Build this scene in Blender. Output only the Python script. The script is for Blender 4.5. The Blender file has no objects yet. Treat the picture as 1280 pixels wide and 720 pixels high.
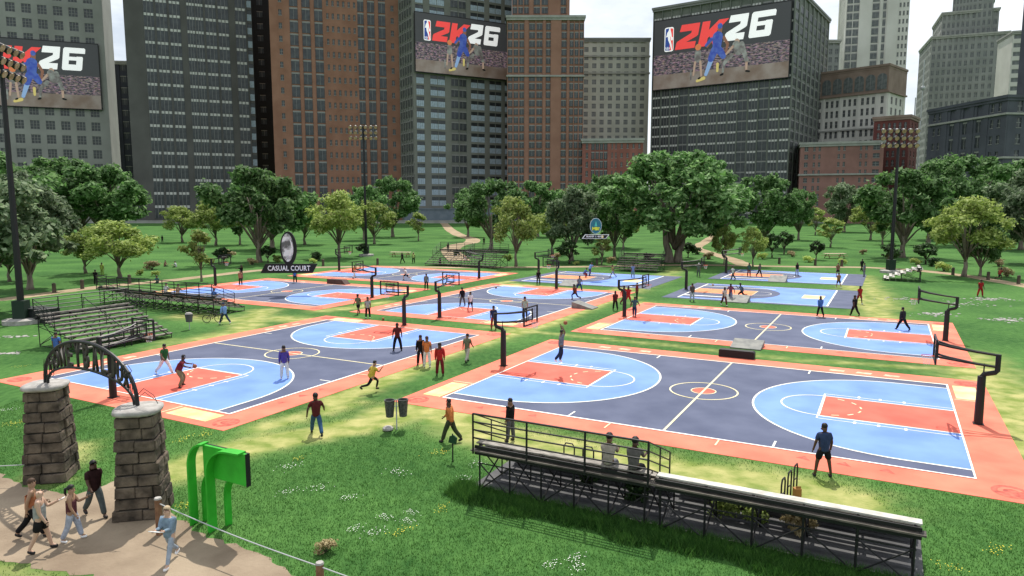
import bpy, math, random
import numpy as np
from mathutils import Vector, Matrix
R = math.radians
random.seed(7); RNG = np.random.default_rng(11)
S = bpy.context.scene
COL = S.collection

# ------------------------------------------------------------------ camera, sky, sun, exposure
CAM_H, PITCH, FPX = 10.2, R(6.7326), 882.0
cam_d = bpy.data.cameras.new('camera'); cam = bpy.data.objects.new('camera', cam_d); COL.objects.link(cam)
cam.location = (0, 0, CAM_H); cam.rotation_euler = (R(90) - PITCH, 0, 0)
cam_d.sensor_width = 36.0; cam_d.lens = FPX / 1280 * 36.0; cam_d.clip_end = 9000; cam_d.clip_start = 0.3
S.camera = cam
SUN = Vector((0.05, 0.60, 1.0)).normalized()
w = bpy.data.worlds.new('World'); S.world = w; w.use_nodes = True
nt = w.node_tree; nt.nodes.clear()
out = nt.nodes.new('ShaderNodeOutputWorld'); bg = nt.nodes.new('ShaderNodeBackground')
sky = nt.nodes.new('ShaderNodeTexSky'); sky.sky_type = 'NISHITA'; sky.sun_disc = False
sky.sun_elevation = math.asin(SUN.z); sky.sun_rotation = math.atan2(SUN.x, SUN.y)
sky.air_density = 1.0; sky.dust_density = 2.0; sky.ozone_density = 1.0
tc = nt.nodes.new('ShaderNodeTexCoord')
mp = nt.nodes.new('ShaderNodeMapping'); mp.inputs['Scale'].default_value = (1.0, 1.0, 2.6)
nz = nt.nodes.new('ShaderNodeTexNoise'); nz.inputs['Scale'].default_value = 3.2; nz.inputs['Detail'].default_value = 7; nz.inputs['Roughness'].default_value = .6
cr = nt.nodes.new('ShaderNodeValToRGB'); cr.color_ramp.elements[0].position = .38; cr.color_ramp.elements[1].position = .62
cr.color_ramp.elements[0].color = (.42, .42, .42, 1); cr.color_ramp.elements[1].color = (1, 1, 1, 1)
mx = nt.nodes.new('ShaderNodeMix'); mx.data_type = 'RGBA'
mx.inputs[7].default_value = (12.0, 12.6, 13.3, 1)
nt.links.new(tc.outputs['Generated'], mp.inputs[0]); nt.links.new(mp.outputs[0], nz.inputs['Vector'])
nt.links.new(nz.outputs[0], cr.inputs[0]); nt.links.new(cr.outputs[0], mx.inputs[0])
nt.links.new(sky.outputs[0], mx.inputs[6]); nt.links.new(mx.outputs[2], bg.inputs[0])
bg.inputs[1].default_value = 0.074
nt.links.new(bg.outputs[0], out.inputs[0])
sd = bpy.data.lights.new('sun', 'SUN'); sd.energy = 3.7; sd.angle = R(0.5); sd.color = (1.0, .95, .87)
so = bpy.data.objects.new('sun', sd); COL.objects.link(so); so.location = (0, 50, 120)
so.rotation_euler = SUN.to_track_quat('Z', 'Y').to_euler()
S.view_settings.view_transform = 'Standard'; S.view_settings.look = 'None'
S.view_settings.exposure = 0.42; S.view_settings.gamma = 1
S.render.engine = 'CYCLES'; S.cycles.max_bounces = 5; S.cycles.transparent_max_bounces = 4
S.cycles.caustics_reflective = False; S.cycles.caustics_refractive = False

# ------------------------------------------------------------------ where things stand
def at(px, py, z=0.0):
    """ground point that the photograph shows at a pixel"""
    a = (px - 640) / FPX; b = -(py - 360) / FPX
    d = (a, math.cos(PITCH) + b * math.sin(PITCH), -math.sin(PITCH) + b * math.cos(PITCH))
    t = (z - CAM_H) / d[2]
    return Vector((d[0] * t, d[1] * t, z))
def atY(px, py, Y):
    a = (px - 640) / FPX; b = -(py - 360) / FPX
    d = (a, math.cos(PITCH) + b * math.sin(PITCH), -math.sin(PITCH) + b * math.cos(PITCH))
    t = Y / d[1]
    return Vector((d[0] * t, Y, CAM_H + d[2] * t))
YAW = R(28.107)
CX, CY = 10.54, 37.9
def cw(x, y, z=0.0):      # court grid -> world
    return Vector((CX + x * math.cos(YAW) + y * math.sin(YAW), CY - x * math.sin(YAW) + y * math.cos(YAW), z))
def wc(X, Y):
    X -= CX; Y -= CY
    return (X * math.cos(YAW) - Y * math.sin(YAW), X * math.sin(YAW) + Y * math.cos(YAW))

# ------------------------------------------------------------------ materials
def mat(name, col, rough=.7, col2=None, scale=3.0, bump=0.0, bscale=None, metal=0.0, spec=.4, coords='Object', stretch=None, emis=0.0, detail=4, lo=.35, hi=.65):
    m = bpy.data.materials.new(name); m.use_nodes = True; n = m.node_tree.nodes; l = m.node_tree.links
    b = n['Principled BSDF']; b.inputs['Base Color'].default_value = (*col, 1); b.inputs['Roughness'].default_value = rough
    b.inputs['Metallic'].default_value = metal; b.inputs['Specular IOR Level'].default_value = spec
    if emis: b.inputs['Emission Color'].default_value = (*col, 1); b.inputs['Emission Strength'].default_value = emis
    if col2 is not None or bump:
        t = n.new('ShaderNodeTexCoord'); mpn = n.new('ShaderNodeMapping'); l.new(t.outputs[coords], mpn.inputs[0])
        if stretch: mpn.inputs['Scale'].default_value = stretch
    if col2 is not None:
        z = n.new('ShaderNodeTexNoise'); z.inputs['Scale'].default_value = scale; z.inputs['Detail'].default_value = detail
        l.new(mpn.outputs[0], z.inputs['Vector'])
        r = n.new('ShaderNodeValToRGB'); r.color_ramp.elements[0].position = lo; r.color_ramp.elements[1].position = hi
        r.color_ramp.elements[0].color = (*col, 1); r.color_ramp.elements[1].color = (*col2, 1)
        l.new(z.outputs[0], r.inputs[0]); l.new(r.outputs[0], b.inputs['Base Color'])
    if bump:
        z2 = n.new('ShaderNodeTexNoise'); z2.inputs['Scale'].default_value = bscale or scale * 4; z2.inputs['Detail'].default_value = 3
        l.new(mpn.outputs[0], z2.inputs['Vector'])
        bp = n.new('ShaderNodeBump'); bp.inputs['Strength'].default_value = bump; bp.inputs['Distance'].default_value = .05
        l.new(z2.outputs[0], bp.inputs['Height']); l.new(bp.outputs[0], b.inputs['Normal'])
    return m
def leafmat(name, c1, c2, c3, trans=.3):
    m = bpy.data.materials.new(name); m.use_nodes = True; n = m.node_tree.nodes; l = m.node_tree.links
    b = n['Principled BSDF']; b.inputs['Roughness'].default_value = .65; b.inputs['Specular IOR Level'].default_value = .25
    g = n.new('ShaderNodeNewGeometry'); r = n.new('ShaderNodeValToRGB')
    r.color_ramp.elements[0].color = (*c1, 1); r.color_ramp.elements[1].color = (*c3, 1)
    e = r.color_ramp.elements.new(.5); e.color = (*c2, 1)
    l.new(g.outputs['Random Per Island'], r.inputs[0]); 
    oi = n.new('ShaderNodeObjectInfo'); hs = n.new('ShaderNodeHueSaturation')
    ma = n.new('ShaderNodeMath'); ma.operation = 'MULTIPLY_ADD'; ma.inputs[1].default_value = .5; ma.inputs[2].default_value = .75
    l.new(oi.outputs['Random'], ma.inputs[0]); l.new(ma.outputs[0], hs.inputs['Value'])
    l.new(r.outputs[0], hs.inputs['Color']); l.new(hs.outputs[0], b.inputs['Base Color'])
    tr = n.new('ShaderNodeBsdfTranslucent'); l.new(hs.outputs[0], tr.inputs[0])
    mxs = n.new('ShaderNodeMixShader'); mxs.inputs[0].default_value = trans
    l.new(b.outputs[0], mxs.inputs[1]); l.new(tr.outputs[0], mxs.inputs[2])
    l.new(mxs.outputs[0], n['Material Output'].inputs[0])
    return m
M = {}
M['salmon'] = mat('salmon court coating', (.64, .135, .080), .8, (.78, .20, .12), .5, .15, 40)
M['key_red'] = mat('red key coating', (.56, .085, .055), .8, (.70, .13, .085), .5)
M['slate'] = mat('slate court coating', (.056, .070, .130), .8, (.088, .104, .172), .45, .1, 40)
M['sky_blue'] = mat('light blue court coating', (.115, .222, .58), .8, (.165, .295, .68), .35, .1, 30)
M['white_line'] = mat('white court line', (.74, .72, .62), .8, (.86, .86, .82), 1.5)
M['cream_line'] = mat('cream court line', (.72, .62, .34), .8, (.80, .74, .50), 1.2)
M['yellow'] = mat('yellow court coating', (.80, .56, .20), .8, (.86, .72, .36), .9)
M['dark_red'] = mat('worn dark red and shadow mark', (.34, .06, .045), .85, (.60, .14, .09), 4)
M['pale_mark'] = mat('pale green mark', (.55, .60, .40), .85, (.75, .30, .2), 3)
M['orange'] = mat('orange court coating', (.78, .20, .075), .8, (.84, .27, .12), .7)
M['black_steel'] = mat('black painted steel', (.008, .008, .009), .5, spec=.4)
M['rust_steel'] = mat('worn dark steel', (.014, .013, .012), .6, (.05, .04, .032), 6)
M['alu'] = mat('worn pale seat boards', (.34, .31, .27), .6, (.09, .08, .065), 2.2, stretch=(1, 4, 4))
M['alu_white'] = mat('bleached white seat boards', (.62, .60, .54), .6, (.36, .34, .30), 2.2)
M['seat_dark'] = mat('weathered seat boards', (.15, .13, .105), .7, (.035, .03, .026), 1.7, stretch=(1, 3, 3))
M['concrete'] = mat('grey concrete', (.075, .075, .08), .9, (.125, .125, .125), 1.2, .3)
M['white_conc'] = mat('pale concrete', (.27, .255, .235), .85, (.42, .40, .375), 3, .4)
M['glassb'] = mat('clear backboard', (.55, .62, .66), .2)
M['net'] = mat('white net cord', (.75, .75, .72), .8)
M['rim'] = mat('orange rim paint', (.7, .10, .03), .5)
M['green_br'] = mat('bright green paint', (.025, .33, .018), .55, (.04, .44, .03), 1.5, .15, 20, spec=.3)
M['bark'] = mat('grey brown bark', (.13, .105, .08), .9, (.24, .20, .155), 2.5, .8, 8, stretch=(1, 1, .25))
M['bark_dark'] = mat('dark bark', (.05, .04, .03), .9, (.11, .085, .06), 2.5, .8, 8, stretch=(1, 1, .25))
M['leaf_big'] = leafmat('deep green leaves', (.04, .105, .024), (.10, .215, .055), (.30, .46, .20), .48)  # brightest tone puts leaf highlights into the colour
M['leaf_light'] = leafmat('yellow green leaves', (.11, .17, .03), (.25, .33, .07), (.45, .52, .19), .48)
M['leaf_grey'] = leafmat('grey green leaves', (.06, .11, .045), (.14, .21, .10), (.36, .44, .28), .48)
M['leaf_yellow'] = leafmat('lime leaves', (.22, .34, .05), (.40, .50, .12), (.62, .66, .25), .35)
M['leaf_dark'] = leafmat('dark shrub leaves', (.012, .035, .01), (.03, .07, .018), (.07, .13, .035), .25)
M['leaf_straw'] = leafmat('straw coloured stalks', (.22, .17, .07), (.36, .29, .14), (.5, .42, .24), .25)
M['grass_blade'] = leafmat('grass blades', (.020, .075, .012), (.042, .130, .020), (.095, .215, .040), .4)
M['petal_w'] = mat('white petals', (.85, .85, .80), .7)
M['petal_y'] = mat('yellow petals', (.85, .72, .06), .7)
M['wood'] = mat('brown post wood', (.14, .065, .035), .8, (.24, .13, .07), 4, .4)
M['rope'] = mat('grey steel rope', (.40, .42, .42), .5)
M['bin'] = mat('dark wire bin', (.035, .035, .035), .6, (.09, .09, .085), 12)
M['dirt'] = mat('packed pale dirt', (.20, .148, .10), .95, (.32, .25, .175), .45, .6, 7, coords='Object')
M['path'] = mat('dry footpath', (.26, .19, .11), .95, (.38, .29, .18), .25, .4, 5)
M['black'] = mat('flat black', (.006, .006, .007), .6)
M['grey_ramp'] = mat('grey ramp board', (.13, .135, .13), .7, (.22, .22, .20), 2)
M['brown_ramp'] = mat('dark brown ramp', (.05, .025, .02), .7, (.09, .05, .04), 2)
M['white'] = mat('white sign paint', (.85, .85, .85), .6)
M['bulb'] = mat('amber lamp lens', (.30, .20, .11), .3, (.50, .38, .24), 3)
M['ball'] = mat('brown ball rubber', (.28, .09, .035), .7)
M['shoe_d'] = mat('black shoes', (.01, .01, .011), .6)
M['shoe_w'] = mat('white shoes', (.75, .75, .75), .6)
M['teal'] = mat('teal badge', (.02, .16, .22), .5)
M['yel_sign'] = mat('yellow lettering', (.80, .80, .06), .5)
CLOTH = {}
def cloth(c):
    if c not in CLOTH:
        CLOTH[c] = mat('cloth_%d' % len(CLOTH), c, .85, tuple(x * .72 for x in c), 9, spec=.15)
        CLOTH[c].name = 'woven cloth'
    return CLOTH[c]

# ground
def ground_material():
    m = bpy.data.materials.new('park lawn'); m.use_nodes = True; n = m.node_tree.nodes; l = m.node_tree.links
    b = n['Principled BSDF']; b.inputs['Roughness'].default_value = .95; b.inputs['Specular IOR Level'].default_value = .1
    t = n.new('ShaderNodeTexCoord')
    def noise(scale, detail=4, vec=None, st=None):
        z = n.new('ShaderNodeTexNoise'); z.inputs['Scale'].default_value = scale; z.inputs['Detail'].default_value = detail
        if st:
            q = n.new('ShaderNodeMapping'); q.inputs['Scale'].default_value = st; q.inputs['Rotation'].default_value = (0, 0, .4); l.new(t.outputs['Object'], q.inputs[0]); l.new(q.outputs[0], z.inputs['Vector'])
        else: l.new(t.outputs['Object'], z.inputs['Vector'])
        return z.outputs[0]
    def ramp(f, a, ca, b_, cb):
        r = n.new('ShaderNodeValToRGB'); r.color_ramp.elements[0].position = a; r.color_ramp.elements[1].position = b_
        r.color_ramp.elements[0].color = (*ca, 1); r.color_ramp.elements[1].color = (*cb, 1); l.new(f, r.inputs[0]); return r.outputs[0]
    def mix(f, a, b_, mode='MIX'):
        x = n.new('ShaderNodeMix'); x.data_type = 'RGBA'; x.blend_type = mode
        if isinstance(f, float): x.inputs[0].default_value = f
        else: l.new(f, x.inputs[0])
        l.new(a, x.inputs[6]); l.new(b_, x.inputs[7]); return x.outputs[2]
    big = ramp(noise(.12, 5), .38, (.024, .080, .018), .62, (.085, .195, .045))
    fine = ramp(noise(3.2, 5, st=(1, .5, 1)), .3, (.026, .085, .018), .72, (.092, .205, .050))
    base = mix(.5, big, fine)
    wornc = ramp(noise(.9, 5), .35, (.17, .225, .05), .65, (.40, .38, .15))
    a = n.new('ShaderNodeAttribute'); a.attribute_name = 'worn'
    ad = n.new('ShaderNodeMath'); ad.operation = 'MULTIPLY_ADD'; l.new(noise(.55, 6, st=(1, 1.6, 1)), ad.inputs[0]); ad.inputs[1].default_value = 1.7; ad.inputs[2].default_value = -.85
    sm = n.new('ShaderNodeMath'); sm.operation = 'ADD'; l.new(ad.outputs[0], sm.inputs[0]); l.new(a.outputs['Fac'], sm.inputs[1])
    ml = n.new('ShaderNodeMath'); ml.operation = 'MULTIPLY'; l.new(sm.outputs[0], ml.inputs[0]); l.new(a.outputs['Fac'], ml.inputs[1]); ml.use_clamp = True
    c = mix(ml.outputs[0], base, wornc)
    l.new(c, b.inputs['Base Color'])
    bp = n.new('ShaderNodeBump'); bp.inputs['Strength'].default_value = .6; bp.inputs['Distance'].default_value = .08
    l.new(noise(7, 3), bp.inputs['Height']); l.new(bp.outputs[0], b.inputs['Normal'])
    return m
M['lawn'] = ground_material()

# ------------------------------------------------------------------ mesh helpers
def tag(o, label=None, cat=None, group=None, kind=None):
    if label: o['label'] = label
    if cat: o['category'] = cat
    if group: o['group'] = group
    if kind: o['kind'] = kind
    return o
class MB:
    def __init__(s): s.v = []; s.f = []; s.m = []; s.n = 0
    def add(s, verts, faces, mi=0):
        b = len(s.v); s.v.extend([tuple(q) for q in verts]); s.f.extend([tuple(b + i for i in q) for q in faces]); s.m.extend([mi] * len(faces)); return s
    def box(s, x0, x1, y0, y1, z0, z1, mi=0):
        v = [(x0, y0, z0), (x1, y0, z0), (x1, y1, z0), (x0, y1, z0), (x0, y0, z1), (x1, y0, z1), (x1, y1, z1), (x0, y1, z1)]
        return s.add(v, [(0, 3, 2, 1), (4, 5, 6, 7), (0, 1, 5, 4), (1, 2, 6, 5), (2, 3, 7, 6), (3, 0, 4, 7)], mi)
    def mbox(s, mx_, x0, x1, y0, y1, z0, z1, mi=0):
        v = [(x0, y0, z0), (x1, y0, z0), (x1, y1, z0), (x0, y1, z0), (x0, y0, z1), (x1, y0, z1), (x1, y1, z1), (x0, y1, z1)]
        return s.add([mx_ @ Vector(q) for q in v], [(0, 3, 2, 1), (4, 5, 6, 7), (0, 1, 5, 4), (1, 2, 6, 5), (2, 3, 7, 6), (3, 0, 4, 7)], mi)
    def tube(s, pts, r, k=6, mi=0, cap=True):
        pts = [Vector(q) for q in pts]; rr = r if isinstance(r, (list, tuple)) else [r] * len(pts)
        rings = []; up = None
        for i, q in enumerate(pts):
            d = (pts[min(i + 1, len(pts) - 1)] - pts[max(i - 1, 0)]).normalized()
            if up is None: up = Vector((0, 0, 1)) if abs(d.z) < .9 else Vector((1, 0, 0))
            a = d.cross(up).normalized(); b = a.cross(d).normalized(); up = b
            rings.append([q + (a * math.cos(2 * math.pi * j / k + math.pi / k) + b * math.sin(2 * math.pi * j / k + math.pi / k)) * rr[i] for j in range(k)])
        v = [q for g in rings for q in g]; f = []
        for i in range(len(pts) - 1):
            for j in range(k):
                f.append((i * k + j, i * k + (j + 1) % k, (i + 1) * k + (j + 1) % k, (i + 1) * k + j))
        if cap: f.append(tuple(range(k - 1, -1, -1))); f.append(tuple((len(pts) - 1) * k + j for j in range(k)))
        return s.add(v, f, mi)
    def bar(s, a, b, w, h=None, mi=0):
        return s.tube([a, b], (w if h is None else (w + h) / 2) * .7, 4, mi)
    def poly(s, pts, mi=0): return s.add(pts, [tuple(range(len(pts)))], mi)
    def prism(s, pts, y0, y1, mi=0):      # pts (x,z) extruded along y
        k = len(pts); v = [(x, y0, z) for x, z in pts] + [(x, y1, z) for x, z in pts]
        return s.add(v, [tuple(range(k)), tuple(range(2 * k - 1, k - 1, -1))] + [(i, i + k, (i + 1) % k + k, (i + 1) % k) for i in range(k)], mi)
    def ball(s, c, r, mi=0, seg=8, rings=6, sz=1.0):
        v = []; f = []
        for i in range(rings + 1):
            th = math.pi * i / rings
            for j in range(seg):
                v.append((c[0] + r * math.sin(th) * math.cos(2 * math.pi * j / seg), c[1] + r * math.sin(th) * math.sin(2 * math.pi * j / seg), c[2] + r * sz * math.cos(th)))
        for i in range(rings):
            for j in range(seg): f.append((i * seg + j, (i + 1) * seg + j, (i + 1) * seg + (j + 1) % seg, i * seg + (j + 1) % seg))
        return s.add(v, f, mi)
    def mesh(s, name, mats, smooth=False):
        me = bpy.data.meshes.new(name); me.from_pydata(s.v, [], s.f)
        for q in (mats if isinstance(mats, (list, tuple)) else [mats]): me.materials.append(q)
        if any(s.m): me.polygons.foreach_set('material_index', s.m)
        if smooth: me.polygons.foreach_set('use_smooth', [True] * len(me.polygons))
        me.update(); return me
    def build(s, name, mats, parent=None, smooth=False, loc=None, rz=None):
        o = bpy.data.objects.new(name, s.mesh(name, mats, smooth)); COL.objects.link(o)
        if parent: o.parent = parent
        if loc is not None: o.location = loc
        if rz is not None: o.rotation_euler.z = rz
        return o
def npmesh(name, V, F4, mats, mi=None):
    """fast mesh from arrays: V (n,3), F (m,k)"""
    me = bpy.data.meshes.new(name); k = F4.shape[1]
    me.vertices.add(len(V)); me.vertices.foreach_set('co', V.astype(np.float32).ravel())
    me.loops.add(F4.size); me.loops.foreach_set('vertex_index', F4.astype(np.int32).ravel())
    me.polygons.add(len(F4)); me.polygons.foreach_set('loop_start', np.arange(0, F4.size, k, dtype=np.int32))
    for q in mats: me.materials.append(q)
    if mi is not None: me.polygons.foreach_set('material_index', mi.astype(np.int32))
    me.update(calc_edges=True); return me
def empty(name, loc=(0, 0, 0), rz=0.0):
    o = bpy.data.objects.new(name, None); COL.objects.link(o); o.location = loc; o.rotation_euler.z = rz; o.empty_display_size = .2; return o
def obj(name, me, parent=None, loc=None, rz=None):
    o = bpy.data.objects.new(name, me); COL.objects.link(o)
    if parent: o.parent = parent
    if loc is not None: o.location = loc
    if rz is not None: o.rotation_euler.z = rz
    return o
def copy_tree(o, parent=None, kids=None):
    c = o.copy(); COL.objects.link(c)
    if parent: c.parent = parent
    for ch in (kids or KIDS).get(o.name, []): copy_tree(ch, c, kids)
    return c
KIDS = {}
def index_kids(root):
    KIDS[root.name] = list(root.children)
    for c in root.children: index_kids(c)
def text_mesh(body, size, mats, extrude=.01, bold=.012, name='lettering', spacing=1.0):
    cu = bpy.data.curves.new(name, 'FONT'); cu.body = body; cu.size = size; cu.extrude = extrude; cu.offset = bold; cu.align_x = 'CENTER'; cu.align_y = 'CENTER'; cu.resolution_u = 2; cu.space_character = spacing
    o = bpy.data.objects.new(name, cu); COL.objects.link(o)
    me = bpy.data.meshes.new_from_object(o.evaluated_get(bpy.context.evaluated_depsgraph_get()))
    bpy.data.objects.remove(o); me.materials.clear(); me.materials.append(mats); me.name = name
    me.transform(Matrix.Rotation(R(90), 4, 'X'))      # stands in the x-z plane, read from -y
    return me

# ------------------------------------------------------------------ ground sheet
def axis(lo, hi, step, far):
    a = list(np.arange(lo, hi + step, step)); g = step * 1.5; x = lo
    L = []
    while x > -far: x -= g; g *= 1.5; L.append(x)
    g = step * 1.5; x = a[-1]; Rr = []
    while x < far: x += g; g *= 1.5; Rr.append(x)
    return np.array(L[::-1] + a + Rr)
xs = axis(-70, 70, .7, 5000); ys = axis(12, 130, .7, 5000)
Xg, Yg = np.meshgrid(xs, ys); nx, ny = len(xs), len(ys)
Vg = np.stack([Xg.ravel(), Yg.ravel(), np.zeros(Xg.size)], 1)
idx = np.arange(nx * ny).reshape(ny, nx)
Fg = np.stack([idx[:-1, :-1].ravel(), idx[:-1, 1:].ravel(), idx[1:, 1:].ravel(), idx[1:, :-1].ravel()], 1)
gm = npmesh('ground', Vg, Fg, [M['lawn']])
WORN_LIT = [  # (pixel polyline, radius m, strength)
    ([(215, 592), (300, 560), (400, 541), (470, 528), (520, 512), (560, 500)], 1.1, 1.15),
    ([(480, 515), (530, 503), (600, 545)], 1.3, .9), ([(330, 535), (380, 520), (440, 505)], 1.0, .75),
    ([(545, 512), (600, 540), (720, 562), (860, 590), (960, 600), (1060, 625)], 1.5, .95),
    ([(600, 520), (640, 560), (700, 580), (900, 610)], 1.2, .9), ([(420, 500), (560, 440), (680, 405), (760, 375)], 1.2, .95),
    ([(230, 395), (290, 400), (350, 398), (400, 402)], 1.7, .8), ([(330, 388), (300, 415), (250, 425)], 1.6, .8),
    ([(1190, 462), (1000, 450), (840, 432), (700, 418), (600, 408)], .6, .7), ([(1230, 470), (1200, 445), (1260, 500), (1280, 560)], 2.4, .8),
    ([(1060, 350), (1075, 375), (1100, 395), (1140, 410)], 1.8, .75), ([(1010, 397), (900, 388), (800, 378)], 1.0, .95), ([(640, 395), (740, 372), (840, 345)], 1.3, .9), ([(540, 372), (620, 355), (680, 345)], 1.0, .8),
    ([(820, 350), (850, 335), (790, 365)], 1.8, .6), ([(640, 355), (720, 362), (790, 372)], 1.1, .9),
    ([(480, 378), (440, 385), (400, 388)], 1.3, .8), ([(100, 560), (60, 600)], .9, .7), ([(215, 425), (130, 470)], 1.0, .55),
    ([(1075, 345), (1090, 365), (1110, 385)], 2.0, .7), ([(860, 385), (1000, 400), (1060, 403)], .6, .7), ([(0, 712), (60, 716)], 1.0, .6),
]
worn = np.zeros(len(Vg))
for pl, rad, st in WORN_LIT:
    w_ = [at(*q) for q in pl]
    for a_, b_ in zip(w_[:-1], w_[1:]):
        ab = np.array([b_.x - a_.x, b_.y - a_.y]); L2 = ab @ ab
        t_ = np.clip(((Vg[:, 0] - a_.x) * ab[0] + (Vg[:, 1] - a_.y) * ab[1]) / L2, 0, 1)
        d_ = np.hypot(Vg[:, 0] - a_.x - t_ * ab[0], Vg[:, 1] - a_.y - t_ * ab[1])
        worn = np.maximum(worn, st * np.exp(-(d_ / rad) ** 2 * .7))
at_ = gm.attributes.new('worn', 'FLOAT', 'POINT'); at_.data.foreach_set('value', (worn * 1.3).astype(np.float32))  # raised so the worn colour also paints yellow light between courts
tag(obj('ground', gm), kind='structure')
def worn_at(x, y):
    i = np.clip(np.searchsorted(xs, x), 0, nx - 1); j = np.clip(np.searchsorted(ys, y), 0, ny - 1)
    return worn[j * nx + i]

# dirt plaza by the gate and the footpaths
def ragged(poly, amp, step, z):
    pts = []
    for i in range(len(poly)):
        a, b = Vector(poly[i]), Vector(poly[(i + 1) % len(poly)]); n_ = max(1, int((b - a).length / step))
        nr = Vector((-(b - a).y, (b - a).x)).normalized() if (b - a).length else Vector((0, 0))
        for k in range(n_): q = a.lerp(b, k / n_) + nr * random.gauss(0, amp); pts.append((q.x, q.y, z))
    return pts
from mathutils.geometry import tessellate_polygon
def flat_poly(name, pts, m, kind='structure'):
    tri = tessellate_polygon([[Vector(q) for q in pts]])
    me = bpy.data.meshes.new(name); me.from_pydata(pts, [], [t if (Vector(pts[t[1]]) - Vector(pts[t[0]])).cross(Vector(pts[t[2]]) - Vector(pts[t[0]])).z > 0 else t[::-1] for t in tri]); me.materials.append(m)
    return tag(obj(name, me), kind=kind)
DIRT = [at(*q).xy for q in [(-260, 560), (-60, 585), (0, 592), (40, 612), (95, 618), (150, 600), (165, 612), (210, 640), (255, 668), (330, 695), (400, 740), (460, 800), (250, 800), (110, 722), (60, 712), (0, 700), (-100, 730), (-500, 800)]]
flat_poly('dirt_clearing', ragged(DIRT, .07, .25, .006), M['dirt'])
def ribbon(name, pix, wid, z=.006):
    c = [at(*q).xy for q in pix]; L = []; Rr = []
    P2 = []
    for a, b in zip(c[:-1], c[1:]):
        for k in range(8): P2.append(a.lerp(b, k / 8))
    P2.append(c[-1])
    for _ in range(3): P2 = [P2[0]] + [(P2[i - 1] + P2[i] * 2 + P2[i + 1]) / 4 for i in range(1, len(P2) - 1)] + [P2[-1]]
    for i, q in enumerate(P2):
        d = (P2[min(i + 1, len(P2) - 1)] - P2[max(i - 1, 0)]).normalized(); n_ = Vector((-d.y, d.x))
        L.append(q + n_ * (wid / 2 + random.gauss(0, .08))); Rr.append(q - n_ * (wid / 2 + random.gauss(0, .08)))
    v = [(q.x, q.y, z) for q in L] + [(q.x, q.y, z) for q in Rr]; k = len(L)
    me = bpy.data.meshes.new(name); me.from_pydata(v, [], [(i, i + k, i + k + 1, i + 1) for i in range(k - 1)]); me.materials.append(M['path'])
    tag(obj(name, me), kind='structure')
ribbon('footpath', [(-120, 382), (0, 375), (60, 367), (130, 358), (200, 352), (260, 345), (320, 338), (400, 334), (470, 333), (560, 334.5), (660, 334), (760, 333), (860, 331), (930, 332), (1000, 333.5), (1080, 334), (1150, 338), (1210, 345), (1280, 357), (1400, 380)], 2.6)
ribbon('footpath', [(555, 279), (562, 287), (574, 294), (592, 299), (590, 303), (572, 306), (562, 312), (566, 318), (575, 326)], 4.2, .010)
ribbon('footpath', [(850, 284), (895, 294), (880, 303), (868, 310), (890, 317), (915, 324), (930, 331)], 2.8, .010)

# ------------------------------------------------------------------ courts
Z1, Z2, Z3, Z4, Z5 = .02, .024, .028, .032, .036
def arc(cx, cy, r, a0, a1, n=28): return [(cx + r * math.cos(a0 + (a1 - a0) * i / n), cy + r * math.sin(a0 + (a1 - a0) * i / n)) for i in range(n + 1)]
class Court(MB):
    def pl(s, pts, z, mi): s.add([(x, y, z) for x, y in pts], [tuple(range(len(pts)))], mi)
    def ln(s, pts, wd, z, mi, closed=False):
        n_ = len(pts); P_ = [Vector(q) for q in pts]; L = []; Rr = []
        for i in range(n_):
            a = P_[(i - 1) % n_] if closed or i > 0 else P_[i]; b = P_[(i + 1) % n_] if closed or i < n_ - 1 else P_[i]
            d = (b - a).normalized(); nn = Vector((-d.y, d.x)); k = 1.0
            if (closed or 0 < i < n_ - 1):
                e = (P_[i] - a).normalized(); c_ = abs(e.dot(d)); k = 1 / max(.5, c_)
            L.append(P_[i] + nn * wd / 2 * k); Rr.append(P_[i] - nn * wd / 2 * k)
        v = [(q.x, q.y, z) for q in L] + [(q.x, q.y, z) for q in Rr]
        m = n_ if closed else n_ - 1
        s.add(v, [(i, i + n_, (i + 1) % n_ + n_, (i + 1) % n_) for i in range(m)], mi)
CM = [M['salmon'], M['slate'], M['sky_blue'], M['key_red'], M['white_line'], M['cream_line'], M['yellow'], M['dark_red'], M['pale_mark'], M['orange']]
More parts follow.
